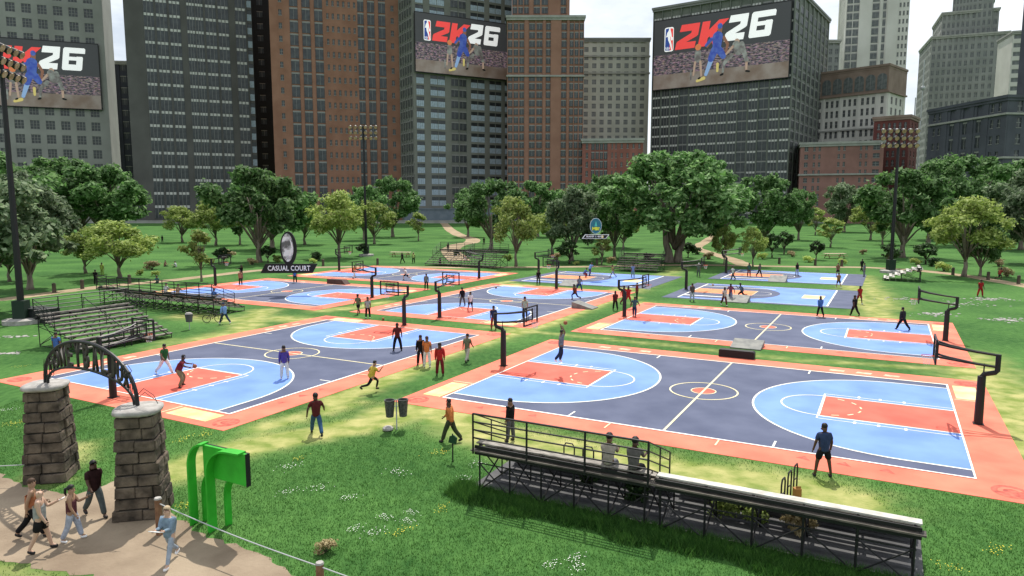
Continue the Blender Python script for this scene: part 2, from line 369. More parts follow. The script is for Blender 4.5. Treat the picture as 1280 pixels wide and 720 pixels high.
def full_court(cx, cy, rot, px=13.8, py=9.7, yellow=True):
    c = Court(); hl, hw = 11.9, 7.85
    c.box(-px, px, -py, py, -.1, Z1, 0)
    c.pl([(-hl, -hw), (hl, -hw), (hl, hw), (-hl, hw)], Z2, 1)
    for s_ in (-1, 1):
        def q(pts): 
            r_ = [(x * s_, y) for x, y in pts]
            return r_ if s_ > 0 else r_[::-1]
        a = arc(9.6, 0, 6.9, R(90), R(270), 36)
        three = [(hl, 6.9)] + a + [(hl, -6.9)]
        c.pl(q(three), Z3, 2); c.ln(q(three), .1, Z5, 4)
        c.pl(q([(hl, -2.0), (hl, 2.0), (6.0, 2.0), (6.0, -2.0)]), Z4, 3)
        c.ln(q([(hl, 2.0), (6.0, 2.0), (6.0, -2.0), (hl, -2.0)]), .08, Z5, 4)
        for k in (-1, 1): c.ln(q([(hl, 2.45 * k), (6.0, 2.45 * k)]), .06, Z5, 4)
        c.ln(q([(5.95, 2.45), (5.95, -2.45)]), .08, Z5 + .003, 4)
        c.ln(q(arc(6.0, 0, 1.95, R(90), R(270), 18)), .08, Z5 + .003, 4)
        for i in range(6):       # broken half circle inside the key
            c.ln(q(arc(6.1, 0, 1.7, R(-75 + i * 27), R(-63 + i * 27), 3)), .08, Z5 + .003, 5)
        for k in (-1, 1):
            for xx in (7.6, 8.6, 9.7): c.ln(q([(xx, 2.3 * k), (xx, 2.65 * k)]), .12, Z5 + .005, 4)
            c.ln(q([(4.7, hw * k), (4.7, (hw - .9) * k)]), .09, Z5 + .003, 4)
        if yellow: c.pl(q([(12.15, 4.8), (13.25, 4.8), (13.25, 7.8), (12.15, 7.8)] if s_ > 0 else [(12.15, -7.8), (13.25, -7.8), (13.25, -4.9), (12.15, -4.9)]), Z2, 6)
        if yellow: c.ln(q([(12.05, 4.55), (13.35, 4.55)] if s_ > 0 else [(12.05, -4.6), (13.35, -4.6)]), .08, Z3, 5)
        ov = arc(12.9 * s_, -8.7 if s_ > 0 else -8.8, .62, 0, R(350), 20); c.pl(ov, Z2, 7)
        c.ln(arc(12.9 * s_, -8.7 if s_ > 0 else -8.8, .34, R(20), R(200), 8), .16, Z3, 0)
        ov = arc(12.9 * s_, 8.7, .62, 0, R(350), 20); c.pl(ov, Z2, 7)
        for i in range(3):
            xx = (6.1 + i * 1.5) * s_
            c.pl([(xx - .42, 8.55), (xx + .42, 8.5), (xx + .5, 8.95), (xx - .3, 9.0)], Z2, 8)
            c.pl([(xx - .4, -8.6), (xx + .15, -8.75), (xx - .1, -8.25)], Z2, 7)  # dark red triangles put shadow marks into the coating
            if i == 0: c.ln([(2.5 * s_, -hw - .08), (2.5 * s_, -hw - .85)] if s_ > 0 else [(2.5 * s_, -hw - .85), (2.5 * s_, -hw - .08)], .07, Z5, 5)
    c.ln([(0, -hw), (0, hw)], .11, Z5, 5)
    c.ln(arc(0, 0, 1.8, 0, R(350), 35), .09, Z5 + .003, 5, True)
    c.pl(arc(0, 0, .68, 0, R(342), 19), Z3, 3); c.ln(arc(0, 0, .66, 0, R(342), 19), .06, Z3 + .003, 5, True)
    c.ln([(-hl, -hw), (hl, -hw), (hl, hw), (-hl, hw)], .1, Z5 + .006, 4, True)
    o = c.build('basketball_court', CM, loc=cw(cx, cy), rz=-YAW + rot); tag(o, kind='structure')
def half_court(cx, cy, white=True):
    c = Court(); hl, hw = 7.6, 7.5
    c.box(-hl - 1.6, hl + 2.5, -hw - .75, hw + .75, -.1, Z1, 1)
    c.pl([(-hl, -hw), (hl, -hw), (hl, hw), (-hl, hw)], Z2, 2)
    a = arc(-4.6, 0, 6.7, R(-90), R(90), 32)
    c.pl([(-hl, -6.7)] + a + [(-hl, 6.7)], Z3, 1)
    c.pl([(-hl, -2.1), (-.6, -2.1), (-.6, 2.1), (-hl, 2.1)], Z4, 9)
    c.ln([(-hl, -5.0), (-1, -5.0)], .45, Z4, 4); c.ln([(-hl, 5.0), (1.0, 5.0)], .25, Z4, 4)
    c.ln([(-hl, -2.1), (-.6, -2.1), (-.6, 2.1), (-hl, 2.1)], .08, Z5, 5)
    c.ln([(-hl, -hw), (-hl, hw)], .16, Z5, 4); c.ln([(hl, -hw), (hl, hw)], .16, Z5, 4)
    c.ln([(-hl, hw), (hl, hw)], .1, Z5, 4); c.ln([(-hl, -hw), (hl, -hw)], .1, Z5, 4)
    c.ln(arc(-.6, 0, 1.8, R(-90), R(90), 12), .07, Z5, 4)
    c.pl([(4.6, -2.0), (6.8, -2.0), (6.8, 1.2), (4.6, 1.2)], Z4, 6)
    o = c.build('basketball_court', CM, loc=cw(cx, cy), rz=-YAW); tag(o, kind='structure')
full_court(0, 0, 0); full_court(0, 23.2, 0); full_court(-27.3, -3.4, R(90)); full_court(-27.0, 27.0, R(90)); full_court(-54, 22.2, 0, 13.8, 9.9); full_court(-54, 45.3, 0, 13.8, 9.7)
half_court(-4.2, 46.2); half_court(-4.2, 68.6); half_court(-27.2, 53.0)

# ------------------------------------------------------------------ hoops
def hoop(cx, cy, rot, label, board='steel'):
    """pole at local origin, arm reaching towards -x"""
    rt = empty('basketball_hoop', cw(cx, cy), -YAW + rot); tag(rt, label, 'basketball hoop', 'basketball hoops round the courts')
    b = MB(); b.box(-.22, .22, -.22, .22, 0, .05); b.tube([(0, 0, .05), (0, 0, 2.3)], [.19, .17], 10)
    b.tube([(0, 0, 2.25), (.08, 0, 2.4), (.5, 0, 2.52), (.58, 0, 2.62), (.58, 0, 3.38)], .115, 8)
    b.tube([(.06, 0, 2.3), (.06, 0, 2.9)], .03, 6); b.build('pole', M['black_steel'], rt)
    a = MB()
    for s in (-1, 1):
        a.tube([(.58, .03 * s, 3.33), (-.3, .06 * s, 3.42), (-1.3, .22 * s, 3.58), (-1.85, .4 * s, 3.72)], .055, 6)
        a.tube([(.58, .03 * s, 2.78), (-.3, .06 * s, 2.86), (-1.3, .22 * s, 3.0), (-1.85, .4 * s, 3.1)], .055, 6)
        a.tube([(-1.85, .4 * s, 3.05), (-1.85, .4 * s, 3.8)], .04, 6)
    a.tube([(-1.82, -.4, 3.72), (-1.82, .4, 3.72)], .035, 6); a.tube([(-1.82, -.4, 3.1), (-1.82, .4, 3.1)], .035, 6)
    a.build('support_arm', M['black_steel'], rt)
    x = -1.92; f = MB()
    for s in (-1, 1): f.box(x - .05, x + .03, s * .9 - .045, s * .9 + .045, 2.82, 3.98)
    for z in (2.82, 3.90): f.box(x - .047, x + .027, -.86, .86, z, z + .08)
    for y0, y1, z0, z1 in ((-.32, .32, 3.12, 3.16), (-.32, .32, 3.52, 3.56), (-.34, -.3, 3.12, 3.56), (.3, .34, 3.12, 3.56)): f.box(x - .02, x + .01, y0, y1, z0, z1)
    bb = f.build('backboard', M['black_steel'], rt)
    n_ = MB()
    for i in range(5): n_.box(x - .012, x - .004, -.86 + i * .345, -.845 + i * .345, 2.9, 3.9)
    for i in range(4): n_.box(x - .011, x - .003, -.86, .86, 3.05 + i * .22, 3.062 + i * .22)
    n_.build('wire_panel', M['rust_steel'], bb)
    r = MB(); ring = [(x - .32 + .24 * math.cos(t), .24 * math.sin(t), 3.05) for t in [2 * math.pi * i / 16 for i in range(17)]]
    r.tube(ring, .014, 5, cap=False); r.bar((x, .08, 3.05), (x - .12, .08, 3.05), .02); r.bar((x, -.08, 3.05), (x - .12, -.08, 3.05), .02)
    rim = r.build('rim', M['rim'], bb)
    nn = MB()
    for i in range(12):
        for d in (-1, 1):
            t0 = 2 * math.pi * i / 12; t1 = t0 + d * .5
            nn.bar((x - .32 + .23 * math.cos(t0), .23 * math.sin(t0), 3.04), (x - .32 + .13 * math.cos(t1), .13 * math.sin(t1), 2.62), .006)
    nt_ = nn.build('net', M['net'], rt)
    return rt
hoop(12.7, .15, 0, 'tall black hoop at the right end of the nearest court')
hoop(-12.65, .15, R(180), 'black hoop at the left end of the nearest court, near the crossing grass strips')
hoop(12.7, 23.2, 0, 'black hoop at the right end of the second court on the right')
hoop(-12.5, 22.9, R(180), 'black hoop at the left end of the second right court, players gathered round it')
hoop(-27.4, -16.1, R(-90), 'black hoop standing behind the metal gate arch, near end of left court')
hoop(-27.4, 9.5, R(90), 'black hoop at the far end of the left court, board facing the camera')
hoop(-27.1, 14.4, R(-90), 'black hoop at near end of the middle court, board seen from behind')
hoop(-27.0, 39.7, R(90), 'black hoop at far end of middle court, in front of small slate court')
hoop(-41.4, 22.4, 0, 'black hoop at the right end of the casual court')
hoop(-66.6, 22.4, R(180), 'black hoop at the left end of the casual court by the young tree')
hoop(-66.5, 45.2, R(180), 'small black hoop at furthest left court, right of the hanging black sign')
hoop(-41.5, 45.6, 0, 'small black hoop at the furthest left court, before the wide far bleachers')
hoop(-12.8, 46.3, R(180), 'black hoop at the near slate and blue half court on the right')
hoop(-12.8, 69.8, R(180), 'smallest black hoop at the furthest slate half court beside dark trunks')
hoop(-35.9, 53.0, R(180), 'black hoop at the slate half court under the teal round sign')

# ------------------------------------------------------------------ bleachers
def bleacher(name, label, loc, rot, L, rows, run, rise, z0, seat_m, foot_m, rails=(), group='bleachers', pad=False, overhang=.35):
    """local: x along the seats, +y towards the court, back posts at y=0"""
    rt = empty(name, loc, rot); tag(rt, label, 'bleachers', group)
    D = rows * run
    for i in range(rows):
        y = D - (i + .5) * run; z = z0 + i * rise
        s = MB(); s.box(0, L, y - .17, y + .13, z + .0, z + .045); s.box(.002, L - .002, y + .131, y + .15, z - .05, z + .043)
        s.build('seat', seat_m, rt)
        if i:
            f = MB(); f.box(.01, L - .01, y + .16, y + .52, z - .34, z - .30); f.build('footboard', foot_m, rt)
    top = z0 + (rows - 1) * rise
    s = MB(); s.box(-.1, L + .1, -.12, .22, top - .22, top - .17); s.build('walkway', foot_m, rt)
    n_ = max(2, int(L / (1.25 if rows == 6 and L < 8 else 2.1)) + 1)
    for k in range(n_):
        x = .15 + (L - .3) * k / (n_ - 1); t = MB()
        t.tube([(x, .1, .0), (x, .1, top)], .035, 6); t.tube([(x, D - .1, .0), (x, D - .1, z0)], .03, 6); t.tube([(x, D * .5, .0), (x, D * .5, (top + z0) / 2 - .1)], .03, 6)
        t.tube([(x, .1, top - .08), (x, D - .1, z0 - .06)], .04, 6); t.tube([(x, .1, .1), (x, D * .5, (top + z0) / 2 - .12)], .028, 6)
        t.tube([(x, .1, .06), (x, D - .1, .06)], .03, 6); t.tube([(x, .1, top * .95), (x, D * .5, .1)], .025, 6)
        for i in range(rows):
            y = D - (i + .5) * run; t.box(x - .02, x + .02, y - .12, y + .1, z0 + i * rise - .1, z0 + i * rise - .002)
        t.build('frame', M['black_steel'], rt)
    t = MB()
    for k in range(n_ - 1):
        a = .15 + (L - .3) * k / (n_ - 1); b = .15 + (L - .3) * (k + 1) / (n_ - 1)
        if k % 2 == 0: t.tube([(a, .06, .1), (b, .06, top * .62)], .026, 5); t.tube([(b, .06, .1), (a, .06, top * .62)], .026, 5)
        else: t.tube([(a, .06, top * .62), (b, .06, .1)], .026, 5)
    t.tube([(.1, .05, top * .62), (L - .1, .05, top * .62)], .024, 5); t.box(0, L, .0, .06, top - .14, top - .03); t.box(0, L, .0, .05, top - .36, top - .28)
    t.build('cross_brace', M['black_steel'], rt)
    H_ = 1.15
    if 'back' in rails:
        r = MB()
        for k in range(max(2, int(L / 1.6) + 1)):
            kk = max(2, int(L / 1.6) + 1); x = (L) * k / (kk - 1); r.tube([(x, -.1, top - .3), (x, -.1, top + H_)], .04, 6)
        for j in range(4): r.tube([(0, -.1, top + H_ - j * .29), (L, -.1, top + H_ - j * .29)], .030 if j else .036, 6)
        r.build('back_rail', M['black_steel'], rt)
    for nm, x in (('left', 0), ('right', L)):
        if nm in rails:
            r = MB(); y1 = min(D - .3, 2.4); z1 = top - (y1 / run) * rise
            for y_, zt in ((-.1, top), (y1 * .5, (top + z1) / 2), (y1, z1)): r.tube([(x, y_, zt - .3), (x, y_, zt + H_)], .028, 6)
            for j in range(4): r.tube([(x, -.1, top + H_ - j * .29), (x, y1, z1 + H_ - j * .29)], .024, 6)
            r.build('side_rail', M['black_steel'], rt)
    if 'mid' in rails:
        r = MB(); x = L * .5; r.tube([(x, .1, top + .9), (x, D, z0 + .5)], .028, 6)
        for y_ in (.1, D * .5, D): zz = top + (z0 - top) * y_ / D; r.tube([(x, y_, zz), (x, y_, zz + .85)], .025, 6)
        r.build('aisle_rail', M['black_steel'], rt)
    if 'front' in rails:
        r = MB()
        for x in (L * .50, L * .58, L * .74, L * .82): r.tube([(x, D + .05, .0), (x, D + .05, 1.35)], .05, 6)
        for a_, b_ in ((L * .5, L * .58), (L * .74, L * .82)):
            r.tube([(a_, D + .05, 1.3), (b_, D + .05, 1.3)], .03, 6); r.tube([(a_, D + .05, .7), (b_, D + .05, .7)], .03, 6)
        r.tube([(L * .08, D + .05, .35), (L * .2, D + .05, .95), (L * .5, D + .05, 1.3)], .04, 6); r.tube([(L * .58, D + .05, .3), (L * .74, D + .05, 1.1)], .04, 6)
        r.build('front_rail', M['black_steel'], rt)
    return rt
bleacher('bleachers', 'foreground black steel bleachers with the tall back railing, left half of the pair', cw(-4.0, -17.7), -YAW, 6.35, 6, .58, .27, .42, M['alu'], M['seat_dark'], ('back', 'left', 'right'))
bleacher('bleachers', 'foreground bleachers with pale top board and no railing, right half of the pair', cw(2.55, -17.7), -YAW, 7.2, 6, .58, .27, .42, M['alu_white'], M['seat_dark'], ())
bleacher('bleachers', 'weathered brown bleachers facing the left court, behind the gate arch', cw(-45.4, -3.3), -YAW - R(90), 7.0, 10, .56, .22, .35, M['alu'], M['black_steel'], ('back', 'left', 'right', 'mid', 'front'))
bleacher('bleachers', 'long dark bleachers seen from behind, beyond the brown ones on the left', cw(-63.5, 5.4), -YAW, 17.5, 6, .62, .27, .45, M['seat_dark'], M['seat_dark'], ('back', 'left', 'right'))
bleacher('bleachers', 'far brown bleachers, left one of the pair beyond the furthest left court', cw(-46.9, 64.2), -YAW + R(180), 6.6, 8, .62, .31, .4, M['seat_dark'], M['black_steel'], ('back', 'right', 'mid'), 'far bleachers')
bleacher('bleachers', 'far brown bleachers, right one of the pair, overlapped by a hoop', cw(-53.8, 64.2), -YAW + R(180), 6.6, 8, .62, .31, .4, M['seat_dark'], M['black_steel'], ('back', 'left', 'right'), 'far bleachers')
bleacher('bleachers', 'far brown bleachers below the huge spreading tree', cw(-22.0, 69.6), -YAW + R(180), 6.8, 8, .62, .31, .4, M['seat_dark'], M['black_steel'], ('left', 'right'), 'far bleachers')
bleacher('bleachers', 'white bleachers seen from the side under the right floodlight', cw(12.6, 68.8), -YAW + R(90), 4.4, 7, .66, .26, .35, M['alu_white'], M['alu_white'], (), 'far bleachers')
# stepped concrete footing under the foreground bleachers
c = MB()
c.box(-.3, 13.9, .35, 4.4, -.1, .09)
for i in range(3): c.box(-.1 + i * .1, 13.7, .9 + i * .95, 1.25 + i * .95, .09, .17)
c.build('concrete_pad', M['concrete'], loc=cw(-4.0, -17.7), rz=-YAW); tag(bpy.data.objects['concrete_pad'], kind='structure')

# ------------------------------------------------------------------ gate: pillars and metal arch
def stone_mat():
    m = mat('rough grey brown stone', (.035, .027, .020), .95, (.155, .120, .088), 1.7, 1.0, 7); return m
M['stone'] = stone_mat(); M['mortar'] = mat('dark mortar', (.03, .026, .022), .95)
def pillar(px, py, label, rz):
    b = at(px, py); rt = empty('stone_pillar', (b.x, b.y, 0), rz); tag(rt, label, 'stone pillar', 'stone gate pillars')
    Hh = 3.42; sh = MB(); rnd = random.Random(px); rows = 9
    core = MB(); hb, ht = .72, .53
    core.add([(-hb + .06, -hb + .06, 0), (hb - .06, -hb + .06, 0), (hb - .06, hb - .06, 0), (-hb + .06, hb - .06, 0), (-ht + .06, -ht + .06, Hh), (ht - .06, -ht + .06, Hh), (ht - .06, ht - .06, Hh), (-ht + .06, ht - .06, Hh)], [(0, 1, 5, 4), (1, 2, 6, 5), (2, 3, 7, 6), (3, 0, 4, 7), (4, 5, 6, 7)])
    core.build('mortar_core', M['mortar'], rt)
    z = 0.0
    for i in range(rows):
        hgt = Hh / rows; z1 = z + hgt - .02
        r0 = hb + (ht - hb) * (z / Hh); r1 = hb + (ht - hb) * (z1 / Hh)
        for side in range(4):
            mx_ = Matrix.Rotation(side * math.pi / 2, 4, 'Z')
            u = -1.0; cuts = [-1.0]
            while u < .75:
                u += rnd.uniform(.75, 1.5)
                if u < .72: cuts.append(u)
            cuts.append(1.0)
            for a, b_ in zip(cuts[:-1], cuts[1:]):
                o_ = rnd.uniform(-.04, .07); g = rnd.uniform(.004, .018); e = rnd.uniform(.0, .06)
                a0, b0 = a * r0 + g, b_ * r0 - g; a1, b1 = a * r1 + g, b_ * r1 - g
                v = [(a0, -r0 - o_ + .03, z + .012), (b0, -r0 - o_ + .03, z + .012 + e), (b1, -r1 - o_ + .03, z1), (a1, -r1 - o_ + .03, z1 - e),
                     (a0 + .03, -r0 - o_, z + .035), (b0 - .03, -r0 - o_, z + .035), (b1 - .03, -r1 - o_ - .004, z1 - .03), (a1 + .03, -r1 - o_, z1 - .03),
                     (a0, -r0 + .14, z + .01), (b0, -r0 + .14, z + .01), (b1, -r1 + .14, z1), (a1, -r1 + .14, z1)]
                sh.add([mx_ @ Vector(q) for q in v], [(4, 5, 6, 7), (0, 1, 5, 4), (1, 2, 6, 5), (2, 3, 7, 6), (3, 0, 4, 7), (8, 9, 1, 0), (9, 10, 2, 1), (10, 11, 3, 2), (11, 8, 0, 3)])
        z += hgt
    sh.build('stonework', M['stone'], rt)
    c = MB(); pts = []
    k = 20
    prof = [(.60, 3.42), (.70, 3.46), (.73, 3.53), (.71, 3.60), (.62, 3.635), (.0, 3.65)]
    V = []
    for r_, zz in prof:
        for j in range(k):
            t = 2 * math.pi * j / k; ex = (abs(math.cos(t)) ** 3.2 + abs(math.sin(t)) ** 3.2) ** (-1 / 3.2)
            V.append((r_ * ex * math.cos(t), r_ * ex * math.sin(t), zz))
    c.add(V, [(i * k + j, i * k + (j + 1) % k, (i + 1) * k + (j + 1) % k, (i + 1) * k + j) for i in range(len(prof) - 1) for j in range(k)])
    c.build('cap', M['white_conc'], rt, smooth=True)
    return Vector((b.x, b.y, 3.65))
GA = pillar(66, 596, 'left stone gate pillar standing in grass by the dirt clearing', R(12))
GB = pillar(181, 640, 'right stone gate pillar at the edge of the dirt clearing', R(12))
rt = empty('gate_arch', (GA.x, GA.y, 3.64), math.atan2(GB.y - GA.y, GB.x - GA.x)); tag(rt, 'black metal gate arch with tall cut letters on the two stone pillars', 'gate arch')
Lg = (GB - GA).xy.length
def arch_pt(t, out_): # t 0..1
    a = math.pi * (1 - t); rx = Lg / 2 - (0.0 if out_ else .18) - .02; rz_ = 1.80 if out_ else .84
    return (Lg / 2 + rx * math.cos(a), 0, (rz_) * math.sin(a) ** .85 + .02)
a = MB(); a.tube([arch_pt(i / 28, True) for i in range(29)], .065, 8); a.build('outer_rail', M['black_steel'], rt)
a = MB(); a.tube([arch_pt(i / 28, False) for i in range(29)], .05, 8); a.build('inner_rail', M['black_steel'], rt)
a = MB()
for s in (0, 1):
    x0 = .12 if s == 0 else Lg - .12; d = 1 if s == 0 else -1
    for q in range(4):
        a.tube([(x0 + d * .02 * q, .0, .1), (x0 + d * (.15 + .09 * q), .03 * (q - 1), .35), (x0 + d * (.1 + .16 * q), 0, .75 + .05 * q), (x0 + d * (.22 + .17 * q), .03, .95)], .012, 5)
a.tube([(Lg - .1, 0, .3), (Lg + .3, .05, .62), (Lg + .75, .1, .45), (Lg + .95, .1, .2)], .012, 5)
a.tube([(Lg - .1, 0, .2), (Lg + .35, .05, .5), (Lg + .9, .1, .28)], .012, 5)
a.tube([(Lg * .86, 0, 1.25), (Lg * .92, 0, 1.35), (Lg * .96, 0, 1.15), (Lg * .93, 0, .98)], .012, 5)
a.tube([(.12, 0, .3), (-.12, .04, .55), (.05, 0, .9)], .012, 5)
a.build('vine_scroll', M['rust_steel'], rt)
word = 'HONEYBALJUXS'
for i, ch in enumerate(word[:11]):
    t = .185 + .063 * i; o1 = Vector(arch_pt(t, True)); i1 = Vector(arch_pt(t, False)); 
    h_ = (o1 - i1).length - .07; me = text_mesh(ch, 1.0, M['rust_steel'], .035, .02, 'letter')
    vs = [v.co for v in me.vertices]; xs_ = [v.x for v in vs]; zs_ = [v.z for v in vs]
    sx = .33 / max(.05, max(xs_) - min(xs_)); sz = h_ / max(.05, max(zs_) - min(zs_)); cx_ = (max(xs_) + min(xs_)) / 2; cz_ = (max(zs_) + min(zs_)) / 2
    for v in me.vertices: v.co = Vector(((v.co.x - cx_) * sx, v.co.y, (v.co.z - cz_) * sz))
    d = (o1 - i1); ang = math.atan2(d.x, d.z)
    ob = obj('letter', me, rt, ((o1 + i1) / 2)); ob.rotation_euler = (0, ang * .55, 0)
for bx, bz in ((.905, .93), (.86, 1.12), (.93, 1.05)):
    a = MB(); a.ball((Lg * bx, 0, bz), .1 if bz < 1 else .065); a.build('ornament_ball', M['black_steel'], rt, smooth=True)

# rope fence
def post(p, label, h=.95, r=.11):
    q = MB(); q.tube([(0, 0, -.05), (0, 0, h)], [r, r * .93], 8, 0); q.tube([(0, 0, h), (0, 0, h + .05)], [r * 1.05, r * .9], 8, 1)
    o = q.build('fence_post', [M['wood'], M['white_conc']], loc=(p.x, p.y, 0)); tag(o, label, 'post', 'rope fence posts'); return o
pA = at(200, 668); pB = at(401, 748); pC = at(560, 800)
post(pA, 'rope fence post against the right stone pillar', 1.15); post(pB, 'rope fence post in the grass at the bottom edge of the view')
def rope(a, b, za, zb, sag, label):
    n_ = 12; c = MB(); c.tube([(a.x + (b.x - a.x) * i / n_, a.y + (b.y - a.y) * i / n_, za + (zb - za) * i / n_ - sag * math.sin(math.pi * i / n_)) for i in range(n_ + 1)], .018, 6)
    tag(c.build('fence_rope', M['rope']), label, 'rope')
rope(pA, pB, 1.02, .88, .08, 'steel rope between the pillar post and the next fence post')
rope(pB, pC, .88, .85, .06, 'steel rope leaving the view at the bottom edge')
rope(at(-60, 608), at(40, 604), .75, .72, .03, 'thin rope running to the left stone pillar')

# green frame sign
EA, EB = at(256, 555, 2.72), at(308, 567, 2.72); p0 = at(262, 655)
rt = empty('green_sign', (p0.x, p0.y, 0), 0); tag(rt, 'bright green sign with two curved straps and a board, right of the stone pillar', 'sign')
def strap(base, end, wd, th, nm):
    b_ = Vector((base.x - p0.x, base.y - p0.y, 0)); e_ = Vector((end.x - p0.x, end.y - p0.y, end.z)); d = (e_ - b_); d.z = 0; Ln = d.length; d.normalize(); sd = Vector((-d.y, d.x, 0)); c_ = min(Ln * .9, .8)
    path = [(0, -.05), (0, e_.z * .5), (0, e_.z - .75)] + [(c_ - c_ * math.cos(t), e_.z - .75 + .75 * math.sin(t)) for t in [R(90) * i / 9 for i in range(1, 10)]] + [(Ln, e_.z)]
    V = []; n_ = len(path); q = MB()
    for i, (x, z) in enumerate(path):
        a_ = Vector(path[max(0, i - 1)]); c2 = Vector(path[min(n_ - 1, i + 1)]); t = (c2 - a_).normalized(); nx_, nz_ = -t.y * th, t.x * th
        for sx, sy in ((1, -1), (1, 1), (-1, 1), (-1, -1)):
            V.append(b_ + d * (x + sx * nx_) + sd * sy * wd + Vector((0, 0, z + sx * nz_)))
    q.add(V, [(i * 4 + j, i * 4 + (j + 1) % 4, i * 4 + 4 + (j + 1) % 4, i * 4 + 4 + j) for i in range(n_ - 1) for j in range(4)] + [(3, 2, 1, 0), (n_ * 4 - 4, n_ * 4 - 3, n_ * 4 - 2, n_ * 4 - 1)])
    q.build(nm, M['green_br'], rt)
strap(at(243, 655), EA, .17, .03, 'strap'); strap(at(266, 664), EB - Vector((.14, 0, 0)), .17, .03, 'strap')
eA = EA.copy(); eA.z = 1.72; eB = EB.copy(); eB.z = 1.72
strap(at(258, 650), eA + Vector((.3, .1, 0)), .10, .05, 'rear_leg'); strap(at(286, 656), eB + Vector((-.05, .1, 0)), .10, .05, 'rear_leg')
bd = (EB - EA); bd.z = 0; Lb = bd.length; ab = math.atan2(bd.y, bd.x)
q = MB(); q.box(-.05, Lb, -.05, .05, 1.70, 2.70); o = q.build('board', M['green_br'], rt, loc=(EA.x - p0.x, EA.y - p0.y, 0), rz=ab)
q = MB(); q.box(Lb + .002, Lb + .03, -.06, .10, 1.68, 2.71); q.box(-.05, Lb, .052, .10, 1.68, 2.71); q.build('board_backing', M['black'], o)
# bins, small sign, rock
b0 = at(496, 537); rt = empty('litter_bins', (b0.x, b0.y, 0), R(10)); tag(rt, 'pair of round litter bins hung on one post between the courts', 'litter bins')
q = MB(); q.tube([(0, 0, 0), (0, 0, 1.42)], .03, 6); q.tube([(-.26, 0, 1.1), (.26, 0, 1.1)], .022, 6); q.build('post', M['rope'], rt)
for s in (-1, 1):
    q = MB(); k = 14; V = []
    for r_, zz in ((.17, .62), (.235, 1.36), (.25, 1.37), (.25, 1.41), (.21, 1.41), (.20, 1.3), (.0, 1.28)):
        V += [(s * .30 + r_ * math.cos(2 * math.pi * j / k), r_ * math.sin(2 * math.pi * j / k), zz) for j in range(k)]
    q.add(V, [(i * k + j, i * k + (j + 1) % k, (i + 1) * k + (j + 1) % k, (i + 1) * k + j) for i in range(6) for j in range(k)] + [tuple(range(k - 1, -1, -1))])
    q.build('bin', M['bin'], rt)
b0 = at(237, 412); rt = empty('litter_bin', (b0.x, b0.y, 0)); tag(rt, 'single grey litter bin on a post beside the long dark bleachers', 'litter bin')
q = MB(); q.tube([(0, 0, 0), (0, 0, .7)], .035, 6); q.build('post', M['rope'], rt)
q = MB(); q.tube([(0, 0, .65), (0, 0, 1.25)], [.24, .32], 12); q.build('bin', M['concrete'], rt)
q = MB(); q.tube([(0, 0, 1.3), (0, 0, 1.42)], [.3, .2], 12); q.build('lid', M['white_conc'], rt)
b0 = at(566, 577); rt = empty('garden_sign', (b0.x, b0.y, 0), R(-20)); tag(rt, 'small dark green marker sign on a stake behind the person in orange', 'sign')
q = MB(); q.tube([(0, 0, 0), (0, 0, 1.15)], .03, 6); q.build('stake', M['black_steel'], rt)
q = MB(); q.prism([(-.18, .78), (.16, .74), (.2, 1.0), (.05, 1.1), (-.12, 1.04)], -.03, .03); q.build('plate', mat('dark green enamel', (.01, .05, .02), .5), rt)
q = MB(); q.ball((0, 0, .06), .26, sz=.5, seg=9, rings=5); b0 = at(485, 538)
o = q.build('rock', M['white_conc'], loc=(b0.x, b0.y, .03)); tag(o, 'flat pale rock at the foot of the paired bins', 'rock')
# bike racks
def rack(px, py, rz, label, n_=3):
    b_ = at(px, py); rt = empty('bike_rack', (b_.x, b_.y, 0), rz); tag(rt, label, 'bike rack', 'bike racks')
    for i in range(n_):
        q = MB(); x = (i - (n_ - 1) / 2) * .8
        q.tube([(x - .22, 0, 0), (x - .22, 0, .8), (x - .14, 0, .95), (x + .14, 0, .95), (x + .22, 0, .8), (x + .22, 0, 0)], .03, 6); q.bar((x - .22, 0, .45), (x + .22, 0, .4), .03); q.build('hoop_bar', M['black_steel'], rt)
    return rt
rack(735, 588, -YAW, 'black three loop bike rack seen through the bleacher railing')
rack(986, 622, -YAW + R(82), 'black bike rack end on, beside the pale topped bleachers', 3)
q = MB(); q.box(-.12, .12, -.1, .1, 0, .35); q.box(-.09, .09, -.101, -.09, .36, .45); b0 = at(996, 622)
tag(q.build('satchel', mat('orange brown canvas', (.35, .16, .04), .8)), 'small orange brown bag leaning at the end on bike rack', 'bag').location = (b0.x, b0.y, 0)

# ramps
def prism_thing(name, label, px, py, rz, pts, wd, m, cat, group='skate ramps'):
    b_ = at(px, py); q = MB(); q.prism(pts, -wd / 2, wd / 2); o = q.build(name, m, loc=(b_.x, b_.y, .02), rz=rz); tag(o, label, cat, group)
prism_thing('bench_block', 'long black block on the salmon edge between the two right courts', 921, 447, -YAW, [(-1.15, 0), (1.15, 0), (1.15, .42), (1.05, .5), (-1.1, .5), (-1.15, .45)], .55, M['black'], 'block', 'blocks')
prism_thing('ramp', 'flat grey ramp at the near side of the second right court', 934, 434, -YAW - R(90), [(-.9, 0), (.9, 0), (.9, .06), (-.75, .42), (-.9, .42)], 2.1, M['grey_ramp'], 'ramp')
prism_thing('ramp', 'grey wedge ramp at the right side of the middle court', 730, 385, -YAW + R(0), [(-1.0, 0), (1.2, 0), (1.2, .06), (-.8, .6), (-1.0, .6)], 1.6, M['grey_ramp'], 'ramp')
prism_thing('ramp', 'mesh grey ramp at the near side of the nearer slate half court', 921, 377, -YAW - R(90), [(-1.1, 0), (1.1, 0), (1.1, .06), (-.9, .6), (-1.1, .6)], 2.4, M['grey_ramp'], 'ramp')
